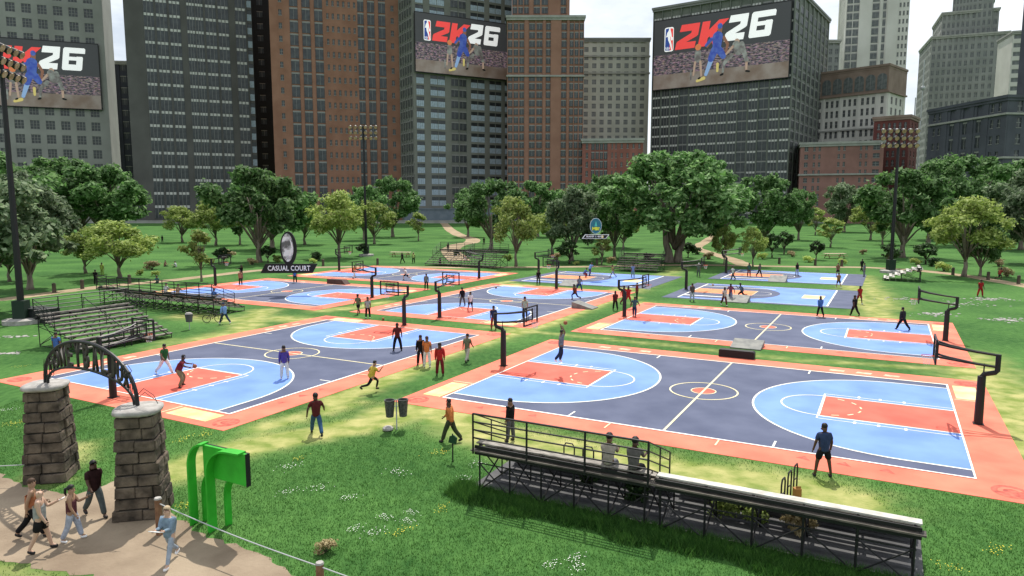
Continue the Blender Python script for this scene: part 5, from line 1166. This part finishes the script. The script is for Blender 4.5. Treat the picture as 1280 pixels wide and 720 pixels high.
def rig(pose):
    lean, LL, RL, LA, RA = POSES[pose]; J = {}
    J['pel'] = Vector((0, 0, 0)); ln = R(lean); up = Vector((0, math.sin(ln), math.cos(ln)))
    J['waist'] = up * .16; J['chest'] = up * .40; J['neck'] = up * .54; hd = (up * .7 + Vector((0, .12, .5))).normalized(); J['head0'] = J['neck'] + hd * .09; J['head1'] = J['head0'] + hd * .115; J['hd'] = hd
    for s, nm, (f, a, k) in ((-1, 'L', LL), (1, 'R', RL)):
        h = Vector((s * .095, 0, -.04)); J['hip' + nm] = h
        f_, a_, k_ = R(f), R(a), R(f - k); kn = h + Vector((s * math.sin(a_), math.sin(f_) * math.cos(a_), -math.cos(f_) * math.cos(a_))) * .43
        an = kn + Vector((s * math.sin(a_) * .6, math.sin(k_), -math.cos(k_))).normalized() * .42; J['knee' + nm] = kn; J['ank' + nm] = an
        ft = Vector((0, math.cos(k_ * .35), max(-.9, math.sin(k_ * .9)) if k_ < 0 else 0)); J['toe' + nm] = an + ft.normalized() * .15 + Vector((0, 0, -.055))
    for s, nm, (f, a, e) in ((-1, 'L', LA), (1, 'R', RA)):
        sh = up * .475 + Vector((s * .185, 0, 0)); J['sh' + nm] = sh; f_, a_ = R(f - lean * .3), R(a); g = R(f + e)
        el = sh + Vector((s * math.sin(a_), math.sin(f_) * math.cos(a_), -math.cos(f_) * math.cos(a_))).normalized() * .29
        wr = el + Vector((s * math.sin(a_) * .35 - s * .12 * math.sin(R(e)), math.sin(g), -math.cos(g))).normalized() * .25; J['el' + nm] = el; J['wr' + nm] = wr; J['hn' + nm] = wr + (wr - el).normalized() * .085
    low = min(J['ankL'].z, J['ankR'].z) - .085
    if pose == 'sit': low = -.10
    for k_ in J:
        if k_ != 'hd': J[k_] = J[k_] - Vector((0, 0, low))
    return J
PM = {}
def body_mesh(pose, m):
    J = rig(pose); N = ['pel', 'waist', 'chest', 'neck', 'head0', 'head1', 'hipL', 'kneeL', 'ankL', 'hipR', 'kneeR', 'ankR', 'shL', 'elL', 'wrL', 'shR', 'elR', 'wrR', 'toeL', 'toeR', 'hnL', 'hnR']
    rad = dict(pel=.105, waist=.095, chest=.115, neck=.052, head0=.080, head1=.098, hipL=.085, hipR=.085, kneeL=.056, kneeR=.056, ankL=.038, ankR=.038, shL=.058, shR=.058, elL=.041, elR=.041, wrL=.028, wrR=.028, toeL=.03, toeR=.03, hnL=.034, hnR=.034)
    E_ = [('pel', 'waist'), ('waist', 'chest'), ('chest', 'neck'), ('neck', 'head0'), ('head0', 'head1'), ('chest', 'shL'), ('chest', 'shR'), ('pel', 'hipL'), ('pel', 'hipR')]
    for s in 'LR': E_ += [('hip' + s, 'knee' + s), ('knee' + s, 'ank' + s), ('ank' + s, 'toe' + s), ('sh' + s, 'el' + s), ('el' + s, 'wr' + s), ('wr' + s, 'hn' + s)]
    me = skin_mesh('body', [J[k] for k in N], [(N.index(a), N.index(b)) for a, b in E_], [rad[k] for k in N], m)
    # fingers, nose and ears joined to the same mesh
    q = MB(); q.v = [tuple(v.co) for v in me.vertices]; q.f = [tuple(p.vertices) for p in me.polygons]; q.m = [0] * len(q.f)
    for s, nm in ((-1, 'L'), (1, 'R')):
        d = (J['hn' + nm] - J['wr' + nm]).normalized(); side = Vector((0, 1, 0)) if abs(d.y) < .8 else Vector((0, 0, 1)); side = (side - d * side.dot(d)).normalized(); pal = d.cross(side) * s
        for i, fl in enumerate((.062, .075, .07, .056)):
            b0_ = J['hn' + nm] + side * (.024 - .016 * i) + d * .015; q.tube([b0_, b0_ + d * fl * .55, b0_ + d * fl * .9 + pal * .018], [.0095, .0085, .007], 5)
        b0_ = J['wr' + nm] + d * .04 + side * .025; q.tube([b0_, b0_ + side * .028 + d * .028, b0_ + side * .03 + d * .06], [.011, .01, .008], 5)
    c = J['head1']; q.ball(tuple(c + Vector((0, .088, -.015))), .018, seg=6, rings=4, sz=1.4)
    for s in (-1, 1): q.ball(tuple(c + Vector((s * .088, .0, -.02))), .02, seg=6, rings=4, sz=1.5)
    q.tube([tuple(c + Vector((-.025, .078, -.062))), tuple(c + Vector((0, .086, -.064))), tuple(c + Vector((.025, .078, -.062)))], .007, 4)
    return q.mesh('body', m, True), J
def limb_cloth(nm, J, kind, m):
    if kind in ('tee', 'long', 'tank'):
        N = [J['pel'] - (J['waist'] - J['pel']) * .8, J['waist'], J['chest'], J['chest'] + (J['neck'] - J['chest']) * .55]; E_ = [(0, 1), (1, 2), (2, 3)]; rd = [.148, .140, .146, .090]
        for s in 'LR':
            if kind == 'tank': N += [J['sh' + s] * .8 + J['chest'] * .2]; E_ += [(2, len(N) - 1)]; rd += [.06]; continue
            N += [J['sh' + s], J['sh' + s].lerp(J['el' + s], .72)]; E_ += [(2, len(N) - 2), (len(N) - 2, len(N) - 1)]; rd += [.073, .062]
            if kind == 'long': N += [J['el' + s], J['wr' + s]]; E_ += [(len(N) - 3, len(N) - 2), (len(N) - 2, len(N) - 1)]; rd += [.055, .042]
        return skin_mesh(nm, N, E_, rd, m, 1)
    N = [J['waist'].lerp(J['pel'], .25), J['pel'], ]; E_ = [(0, 1)]; rd = [.112, .125]
    for s in 'LR':
        N += [J['hip' + s], J['hip' + s].lerp(J['knee' + s], .85)]; E_ += [(1, len(N) - 2), (len(N) - 2, len(N) - 1)]; rd += [.108, .095 if kind == 'shorts' else .082]
        if kind == 'tights': rd[-1] = .062; rd[-2] = .09
        if kind != 'shorts':
            N += [J['knee' + s].lerp(J['ank' + s], .12), J['ank' + s]]; E_ += [(len(N) - 3, len(N) - 2), (len(N) - 2, len(N) - 1)]; rd += [.076 if kind == 'trousers' else .058, .066 if kind == 'trousers' else .044]
    return skin_mesh(nm, N, E_, rd, m, 1)
def get(pose, what, *a):
    k_ = (pose, what) + a
    if k_ in PM: return PM[k_]
    dm = M['white']
    if what == 'body': PM[k_] = body_mesh(pose, dm); return PM[k_]
    J = get(pose, 'body')[1]
    if what in ('shirt', 'trousers'): r = limb_cloth(what, J, a[0], dm)
    elif what == 'shoe':
        an, to = J['ank' + a[0]], J['toe' + a[0]]; q = MB(); d = (to - an); d.z = 0 if abs(d.z) < .09 else d.z + .055; d = d.normalized()
        r = skin_mesh('shoe', [an - d * .055 + Vector((0, 0, -.04)), an + d * .05 + Vector((0, 0, -.045)), an + d * .155 + Vector((0, 0, -.052))], [(0, 1), (1, 2)], [.046, .048, .036], dm)
    elif what == 'hair':
        c = J['head1']; q = MB(); r_ = {'short': .104, 'afro': .120, 'cap': .110, 'pony': .108, 'long': .11}[a[0]]; k = 12; rings = 6; V = []
        off = Vector((0, -.012, .012 if a[0] != 'afro' else .03)); lim = {'short': 122, 'afro': 130, 'cap': 112, 'pony': 128, 'long': 135}[a[0]]
        for i in range(rings + 1):
            th = R(lim) * i / rings
            for j in range(k):
                t = 2 * math.pi * j / k; th2 = th * (1 - .46 * max(0, math.sin(t)) - .10 * abs(math.cos(t)))
                V.append(c + off + Vector((math.sin(th2) * math.cos(t) * r_ * .95, math.sin(th2) * math.sin(t) * r_ * 1.04, math.cos(th2) * r_)))
        q.add(V, [(i * k + j, (i + 1) * k + j, (i + 1) * k + (j + 1) % k, i * k + (j + 1) % k) for i in range(rings) for j in range(k)])
        if a[0] == 'cap': q.box(c.x - .06, c.x + .06, c.y + .06, c.y + .17, c.z + .025, c.z + .037)
        if a[0] in ('pony', 'long'): q.tube([c + Vector((0, -.08, .02)), c + Vector((0, -.17, -.02)), c + Vector((0, -.18, -.14)), c + Vector((0, -.15, -.24))], [.03, .045, .04, .015], 7)
        r = q.mesh('hair', dm, True)
    elif what == 'eyes':
        c = J['head1']; q = MB()
        for s in (-1, 1): q.ball(tuple(c + Vector((s * .032, .082, .008))), .010, seg=6, rings=4)
        r = q.mesh('eyes', dm)
    elif what == 'beard':
        c = J['head0']; q = MB(); q.ball(tuple(c + Vector((0, .045, .0))), .056, seg=8, rings=5, sz=.8); r = q.mesh('beard', dm)
    PM[k_] = r; return r
SK = {'d': mat('dark brown skin', (.075, .035, .02), .55), 'm': mat('brown skin', (.17, .085, .05), .55), 't': mat('tan skin', (.33, .19, .12), .55), 'p': mat('fair skin', (.50, .32, .23), .55)}
HR = {'k': mat('black hair', (.006, .005, .005), .6), 'b': mat('blond hair', (.42, .33, .2), .7), 'w': mat('white cloth cap', (.7, .7, .7), .8), 'n': mat('brown hair', (.06, .03, .015), .7), 'u': mat('navy cap cloth', (.02, .03, .08), .8), 'o': mat('dark beanie', (.012, .012, .014), .9)}
def part(me, nm, parent, m):
    o = bpy.data.objects.new(nm, me); COL.objects.link(o); o.parent = parent
    for s in o.material_slots: s.link = 'OBJECT'; s.material = m
    return o
W_, K_, NV = (.72, .72, .70), (.010, .010, .012), (.02, .035, .10)
def person(px, py, pose, face, skin, top, bot, hair, label, h=1.92, z=0.0, shoe='shoe_d', tk='tee', bk='trousers', loc=None, group='people in the park', close=False, beard=False):
    p = loc or at(px, py); rt = empty('person', (p.x, p.y, (p.z if loc else 0) + z + (.02 if not loc else 0)), R(face)); s = h / 1.80; rt.scale = (s, s, s)
    tag(rt, label, 'person', group)
    part(get(pose, 'body')[0], 'body', rt, SK[skin])
    if top: part(get(pose, 'shirt', tk), 'shirt', rt, cloth(top))
    part(get(pose, 'trousers', bk), 'shorts' if bk == 'shorts' else 'trousers', rt, cloth(bot))
    for f in 'LR': part(get(pose, 'shoe', f), 'shoe', rt, M[shoe])
    if hair: part(get(pose, 'hair', hair[1:]), 'cap' if hair[1:] == 'cap' else 'hair', rt, HR[hair[0]])
    if close or True: part(get(pose, 'eyes'), 'eyes', rt, M['black'])
    if beard: part(get(pose, 'beard'), 'beard', rt, HR['n'])
    return rt
def ball(p, z, label):
    q = MB(); q.ball((0, 0, 0), .125, seg=12, rings=8); o = q.build('basketball', M['ball'], loc=(p.x, p.y, z), smooth=True); tag(o, label, 'ball', 'basketballs')
maroon, red, orange, yellow, navy, grey, olive, green, teal = (.10, .018, .018), (.36, .02, .02), (.62, .20, .06), (.52, .40, .06), NV, (.17, .19, .20), (.14, .15, .09), (.02, .12, .035), (.03, .13, .13)
white, black, blue, lblue, jean, ljean, khaki, purple = W_, K_, (.06, .15, .42), (.18, .32, .62), (.04, .10, .20), (.36, .42, .52), (.22, .17, .09), (.085, .06, .30)
PP = [
 (1028, 596, 'stance', 0, 'd', (.03, .05, .11), black, 'kshort', 'person in navy jersey and black shorts standing alone in front of the nearest court', dict(h=2.05, bk='shorts', tk='tee')),
 (396, 544, 'stride', 20, 'd', maroon, jean, 'kafro', 'person in maroon shirt and blue jeans standing on the grass below the left court', dict(h=1.95, tk='tee')),
 (563, 553, 'walk', 75, 'd', orange, (.05, .06, .03), 'kshort', 'person in orange jacket and dark green trousers walking left beside the bleachers', dict(h=1.95, tk='long')),
 (638, 552, 'stand', 60, 'm', black, (.10, .10, .11), 'kshort', 'person in black top standing at the corner of nearest court behind the railing', dict(h=1.9, tk='long')),
 (701, 470, 'jump', -80, 'm', grey, (.02, .03, .06), 'kshort', 'player in grey tee and dark trousers jumping to shoot on the nearest court', dict(z=.85, h=1.95, shoe='shoe_w')),
 (465, 491, 'run', -60, 't', yellow, black, 'kshort', 'person in yellow tee and black tights running over the grass strip', dict(z=.12, h=1.9, bk='tights')),
 (497, 439, 'stance', 10, 'd', maroon, black, 'kshort', 'player in dark maroon tee and black trousers at the far end of the left court', dict(h=1.98)),
 (356, 474, 'stand', 25, 'm', purple, white, 'kshort', 'player in purple jacket and white trousers near the left court circle', dict(h=1.98, tk='long', shoe='shoe_w')),
 (224, 484, 'defend', -70, 'd', (.16, .02, .03), khaki, 'kshort', 'player in red top crouching with the ball on the left court', dict(h=2.0)),
 (206, 468, 'stride', -110, 'm', green, white, 'kshort', 'player in green tee and white trousers on the left court', dict(h=1.95, shoe='shoe_w')),
 (534, 459, 'stand', 0, 'm', orange, white, 'ncap', 'person in orange top and white trousers at the edge of left court', dict(h=1.95, shoe='shoe_w')),
 (526, 457, 'stand', 20, 'm', black, black, 'kshort', 'person in black pressed beside the person in orange and white', dict(h=1.95, tk='long')),
 (550, 470, 'stand', 5, 'd', red, (.14, .015, .02), 'kshort', 'person in red top and dark red trousers on the grass strip', dict(h=2.0, tk='long')),
 (584, 453, 'walk', -25, 'm', olive, (.45, .44, .38), 'kshort', 'person in olive tee and light trousers walking along the grass strip', dict(h=1.92)),
 (617, 412, 'stand', 0, 'm', navy, (.30, .05, .04), 'kshort', 'person in navy top and red trousers at the far corner of left court', dict(h=1.95)),
 (448, 393, 'walk', 160, 'd', olive, black, 'kafro', 'person in olive top and black shorts walking on the grass before the middle hoops', dict(bk='shorts')),
 (460, 398, 'stand', 5, 'm', (.32, .36, .34), black, 'ncap', 'person in pale grey top and black trousers beside the walker in olive', dict(shoe='shoe_w')),
 (578, 383, 'stance', 30, 'd', black, (.11, .10, .09), 'kshort', 'player in black tee and grey trousers on middle court', {}),
 (588, 389, 'walk', 200, 'm', white, black, 'kshort', 'player in white tee and black shorts on middle court', dict(bk='shorts')),
 (533, 362, 'stand', 0, 'm', grey, black, 'kshort', 'person in grey top standing at the near side of furthest left court', dict(tk='long')),
 (508, 350, 'run', 80, 'p', white, black, 'bshort', 'player in white top and dark shorts running on the furthest left court', dict(bk='shorts')),
 (443, 348, 'stride', -30, 't', orange, white, 'kshort', 'player in orange top seen through the casual court backboard', {}),
 (369, 354, 'stand', 10, 'm', blue, black, 'kshort', 'person in blue top under the hanging black banner', dict(shoe='shoe_w')),
 (301, 357, 'stand', 0, 't', (.35, .2, .12), (.03, .05, .03), 'kshort', 'person in tan top on the left end of casual court', dict(shoe='shoe_w')),
 (302, 349, 'arms_up', 170, 'd', black, black, 'kafro', 'person in black behind the tan top person on casual court', {}),
 (281, 405, 'stride', 60, 'm', lblue, (.03, .05, .09), 'ucap', 'person in light blue jacket leaning by the end of long dark bleachers', dict(tk='long', shoe='shoe_w')),
 (656, 398, 'stand', 0, 't', (.35, .4, .33), black, 'kafro', 'person in pale green top near the circle of the middle court', {}),
 (719, 375, 'run', 40, 'd', (.2, .04, .02), black, 'kafro', 'player in brown red top driving on the middle court', dict(bk='tights')),
 (724, 364, 'stride', 200, 'm', grey, navy, 'kshort', 'player in grey guarding behind the player in brown red', {}),
 (769, 388, 'walk', 5, 'd', maroon, black, 'kshort', 'person in dark maroon tee left of the crowded hoop pole', {}),
 (785, 386, 'arms_up', 20, 'd', red, red, 'kshort', 'player in red jumping behind the crowded hoop pole', dict(z=.3, bk='shorts')),
 (779, 380, 'stride', -60, 'd', red, maroon, 'kshort', 'player in red left of pole at the crowded hoop', {}),
 (796, 376, 'stand', 90, 'd', (.2, .02, .02), black, 'kshort', 'person in dark red standing beyond the crowded hoop', {}),
 (793, 396, 'stride', -20, 'm', (.05, .10, .12), navy, 'kshort', 'player in dark teal in front of the crowded hoop pole', {}),
 (673, 356, 'stand', 0, 'd', black, (.05, .06, .05), 'kshort', 'person in black at the left edge of half court under the round sign', {}),
 (730, 347, 'crouch', -90, 'm', blue, (.2, .03, .03), 'kshort', 'player in blue bending on the half court under the round sign', dict(tk='long')),
 (737, 345, 'dribble', -60, 'm', lblue, (.05, .05, .2), 'kshort', 'player in light blue right of the bending player', dict(h=2.1)),
 (766, 347, 'stride', 90, 'm', (.42, .32, .12), (.3, .35, .4), 'kshort', 'player in mustard top on the blue part under the round sign', dict(bk='shorts')),
 (791, 347, 'stand', 180, 'm', (.2, .25, .4), (.2, .25, .3), 'kshort', 'player in grey blue in front of the bleachers below the huge tree', {}),
 (865, 377, 'stand', 10, 'm', (.09, .08, .08), ljean, 'kshort', 'person in charcoal tee and pale jeans by the slate half court baseline', {}),
 (905, 382, 'walk', 190, 'd', (.5, .48, .45), maroon, 'kshort', 'person in white top and maroon trousers near the grey ramp', dict(shoe='shoe_w')),
 (913, 376, 'stride', 150, 'd', (.22, .06, .12), (.2, .2, .3), 'kshort', 'person in plum top behind the white top person near the ramp', dict(shoe='shoe_w')),
 (927, 373, 'run', 90, 'd', (.14, .17, .2), black, 'kafro', 'person in grey blue tee running on nearer slate half court', {}),
 (873, 346, 'stand', 160, 'm', (.12, .16, .12), (.1, .12, .1), 'wcap', 'person in white cap on the grass left of the slate half courts', {}),
 (916, 350, 'walk', 100, 'm', white, (.04, .05, .07), 'kshort', 'player in white tee left of the key on the furthest half court', {}),
 (936, 346, 'stand', 180, 'd', (.05, .12, .09), (.2, .03, .02), 'kshort', 'player in dark green tee in front of the left dark trunk', {}),
 (949, 346, 'walk', -150, 'd', (.12, .11, .1), black, 'kshort', 'player in grey brown tee on the furthest half court key', {}),
 (996, 345, 'stand', 200, 'm', black, ljean, 'kshort', 'person in black tee and pale jeans on the furthest half court', {}),
 (1047, 346, 'stand', 180, 't', (.20, .10, .05), black, 'kshort', 'person in brown top at the right end, further one of the pair', dict(bk='shorts')),
 (1048, 360, 'walk', 0, 't', (.24, .13, .07), (.03, .03, .05), 'kshort', 'person in brown top at the right end, nearer one of the pair', dict(bk='shorts', shoe='shoe_w')),
 (1068, 395, 'walk', 20, 'd', black, black, 'kafro', 'person in all black on the grass right of the blue hooded person', {}),
 (1074, 380, 'walk', 180, 'd', red, (.3, .03, .03), 'kshort', 'person in bright red top and shorts on the grass right of half courts', dict(bk='shorts', shoe='shoe_w')),
 (1025, 396, 'walk', 0, 'd', blue, black, 'ucap', 'person in blue hooded top and black trousers at far line of second right court', dict(tk='long')),
 (1128, 413, 'stride', 20, 'd', (.02, .025, .03), black, 'kshort', 'player in all black with arms out on the second right court', dict(tk='long', h=1.98)),
 (1080, 346, 'stand', 90, 'm', grey, grey, 'kshort', 'grey clad person beside the path left of white bleachers', {}),
 (1077, 339, 'walk', -60, 'd', black, black, 'kshort', 'black clad person on the path left of white bleachers', {}),
 (1225, 371, 'stance', 180, 'd', red, red, 'kshort', 'person in all red standing under the big yellow green tree', {}),
 (1249, 350, 'run', -90, 'd', (.25, .05, .03), black, 'kshort', 'person in dark red running along the path at the right', dict(bk='shorts')),
 (72, 452, 'stand', 0, 'm', blue, black, 'kshort', 'person in blue shirt half hidden behind the gate arch', {}),
 (120, 356, 'stand', 0, 'd', black, black, 'kshort', 'black clad person on the path at the left', {}),
 (197, 354, 'sit', 180, 'm', teal, black, 'ucap', 'person in teal sitting at the path behind the long bleachers', {}),
 (203, 303, 'stand', 0, 'd', black, black, 'kshort', 'tiny dark figure far out on the left lawn', {}),
 (503, 329, 'walk', 60, 'd', black, black, 'kshort', 'dark figure below the pale table by the middle mast', {}),
 (517, 329, 'stand', 0, 'm', (.5, .6, .2), black, 'bshort', 'figure in lime top right of the pale table', {}),
 (605, 306, 'stand', 0, 'd', black, black, 'kshort', 'tiny dark figure by the winding path', {}),
 (560, 315, 'stand', 0, 'm', black, (.1, .1, .1), 'ucap', 'person above the top row of the far bleachers pair', {}),
 (892, 309, 'stand', 0, 'd', black, black, 'kshort', 'tiny dark figure at the right winding path', {}),
 (206, 333, 'sit', -90, 't', (.3, .15, .12), black, 'kshort', 'picnicker in rust top sitting on the left lawn', {}),
 (220, 334, 'sit', 90, 'p', (.55, .6, .6), black, 'kshort', 'picnicker in pale top sitting on the left lawn', {}),
 (128, 345, 'stand', 0, 'm', (.4, .5, .1), (.3, .4, .1), 'kshort', 'figure in lime green before the left lawn trees', {}),
 # group at the gate
 (53, 689, 'phone', -70, 'p', (.33, .34, .33), (.012, .012, .013), None, 'bald bearded person in grey tank top and black shorts at the gate', dict(tk='tank', bk='shorts', beard=True, h=1.95)),
 (42, 672, 'walk2', -60, 't', (.42, .15, .07), black, 'nshort', 'person in orange tank top behind the bald person at the gate', dict(tk='tank', h=1.9)),
 (92, 676, 'phone', -75, 't', (.12, .04, .05), (.42, .46, .56), 'kpony', 'woman with ponytail in plum top and pale jeans holding a phone', dict(tk='tank', h=1.76, shoe='shoe_w')),
 (120, 646, 'walk', -125, 'd', (.03, .012, .012), (.09, .11, .11), 'kshort', 'person in black tee and grey trousers stepping between the pillars', dict(h=1.96)),
 (214, 705, 'read', 170, 'p', (.20, .28, .36), (.34, .40, .48), 'bshort', 'person in grey blue outfit with pale hair reading at the right pillar', dict(h=1.78, tk='long', bk='tights', shoe='shoe_w')),
]
for px, py, pose, face, sk_, top, bot, hair, lab, kw in PP: person(px, py, pose, face, sk_, top, bot, hair, lab, **kw)
# seated on the bleachers
def seat_on(bx, by, rot0, row, x, rows, run, rise, z0, rz0, **k):
    D = rows * run; y = D - (row + .5) * run; l = Matrix.Rotation(rz0, 3, 'Z') @ Vector((x, y, 0)); b_ = cw(bx, by); return Vector((b_.x + l.x, b_.y + l.y, z0 + row * rise + .045))
for x, row, sk_, top, bot, hair, lab in ((4.9, 5, 'm', (.42, .36, .3), (.2, .2, .22), 'kafro', 'person in pale top sitting on the foreground bleachers, left one of two'), (5.75, 5, 'd', (.13, .12, .11), black, 'kafro', 'person in grey sitting on the foreground bleachers beside the railing end')):
    person(0, 0, 'sit', -28.1 + (10 if x < 5 else 0), sk_, top, bot, hair, lab, loc=seat_on(-4.0, -17.7, 0, row, x, 6, .58, .27, .42, -YAW))
for x, row, sk_, top, lab in ((15.6, 3, 'm', blue, 'person in blue sitting on the long dark bleachers'), (9.5, 4, 't', white, 'person in white sitting on the long dark bleachers'), (11.3, 4, 'm', (.5, .3, .2), 'person in salmon top sitting on the long dark bleachers')):
    person(0, 0, 'sit', -28.1, sk_, top, black, 'kshort', lab, loc=seat_on(-63.5, 5.4, 0, row, x, 6, .62, .27, .45, -YAW))
# balls, board, phone, book
J = rig('jump'); p = at(701, 470); ball(p + Vector((.25, .0, 0)), .85 + (max(J['hnL'].z, J['hnR'].z) + .10) * 1.083 + .1, 'ball held overhead by the jumping shooter')
J = rig('defend'); p = at(224, 484); l = Matrix.Rotation(R(-70), 3, 'Z') @ ((J['hnL'] + J['hnR']) / 2 + Vector((0, .14, 0))) * 1.1; ball(p + Vector((l.x, l.y, 0)), l.z, 'ball in the hands of the crouching player in red')
ball(at(620, 361), .15, 'loose ball at the far line of the middle court'); ball(at(479, 400.5), .13, 'loose ball in the grass before the far left hoop'); ball(at(891, 357.5), .13, 'loose ball on slate paving left of the near half court')
def held(name, label, cat, px, py, face, pose, hand, sx, sy, sz, m, h):
    J = rig(pose); l = Matrix.Rotation(R(face), 3, 'Z') @ ((J['hn' + hand] if hand != 'B' else (J['hnL'] + J['hnR']) / 2) + Vector((0, .06, .03))) * (h / 1.8); p = at(px, py)
    q = MB(); q.box(-sx, sx, -sy, sy, -sz, sz); o = q.build(name, m, loc=(p.x + l.x, p.y + l.y, l.z + .02), rz=R(face)); o.rotation_euler.x = R(25); tag(o, label, cat)
held('phone', 'black phone held by the woman with ponytail', 'phone', 92, 676, -75, 'phone', 'L', .04, .08, .006, M['black'], 1.76)
held('phone', 'pale phone held by the bald person', 'phone', 53, 689, -70, 'phone', 'L', .04, .08, .006, M['white'], 1.95)
held('booklet', 'white booklet held open by the person in grey blue', 'booklet', 214, 705, 170, 'read', 'B', .16, .11, .008, M['white'], 1.78)
p = at(1026, 398.5); q = MB(); q.prism([(-.42, .12), (-.34, .07), (.34, .07), (.42, .12), (.42, .14), (.34, .09), (-.34, .09), (-.42, .14)], -.11, .11); tag(q.build('skateboard', M['black'], loc=(p.x, p.y, .0), rz=R(-20)), 'black skateboard beneath the blue hooded person', 'skateboard')
p = at(266, 403); rt = empty('bicycle', (p.x, p.y, 0), R(10)); tag(rt, 'bicycle with black tyres beside the person in light blue', 'bicycle')
for s in (-1, 1):
    q = MB(); q.tube([(s * .5 + .33 * math.cos(2 * math.pi * i / 20), 0, .34 + .33 * math.sin(2 * math.pi * i / 20)) for i in range(21)], .03, 6, cap=False)
    for i in range(8): q.bar((s * .5, 0, .34), (s * .5 + .32 * math.cos(.785 * i), 0, .34 + .32 * math.sin(.785 * i)), .006)
    q.build('wheel', M['black'], rt)
q = MB()
for a_, b_ in (((-.5, 0, .34), (-.15, 0, .8)), ((-.15, 0, .8), (.38, 0, .78)), ((-.5, 0, .34), (0, 0, .32)), ((0, 0, .32), (.38, 0, .78)), ((0, 0, .32), (-.15, 0, .85)), ((.5, 0, .34), (.36, 0, .9))): q.tube([a_, b_], .022, 6)
q.build('frame', M['rust_steel'], rt); q = MB(); q.box(-.27, -.03, -.06, .06, .86, .92); q.build('saddle', M['black'], rt); q = MB(); q.tube([(.36, -.26, .95), (.36, .26, .95)], .018, 6); q.build('handlebar', M['black'], rt)
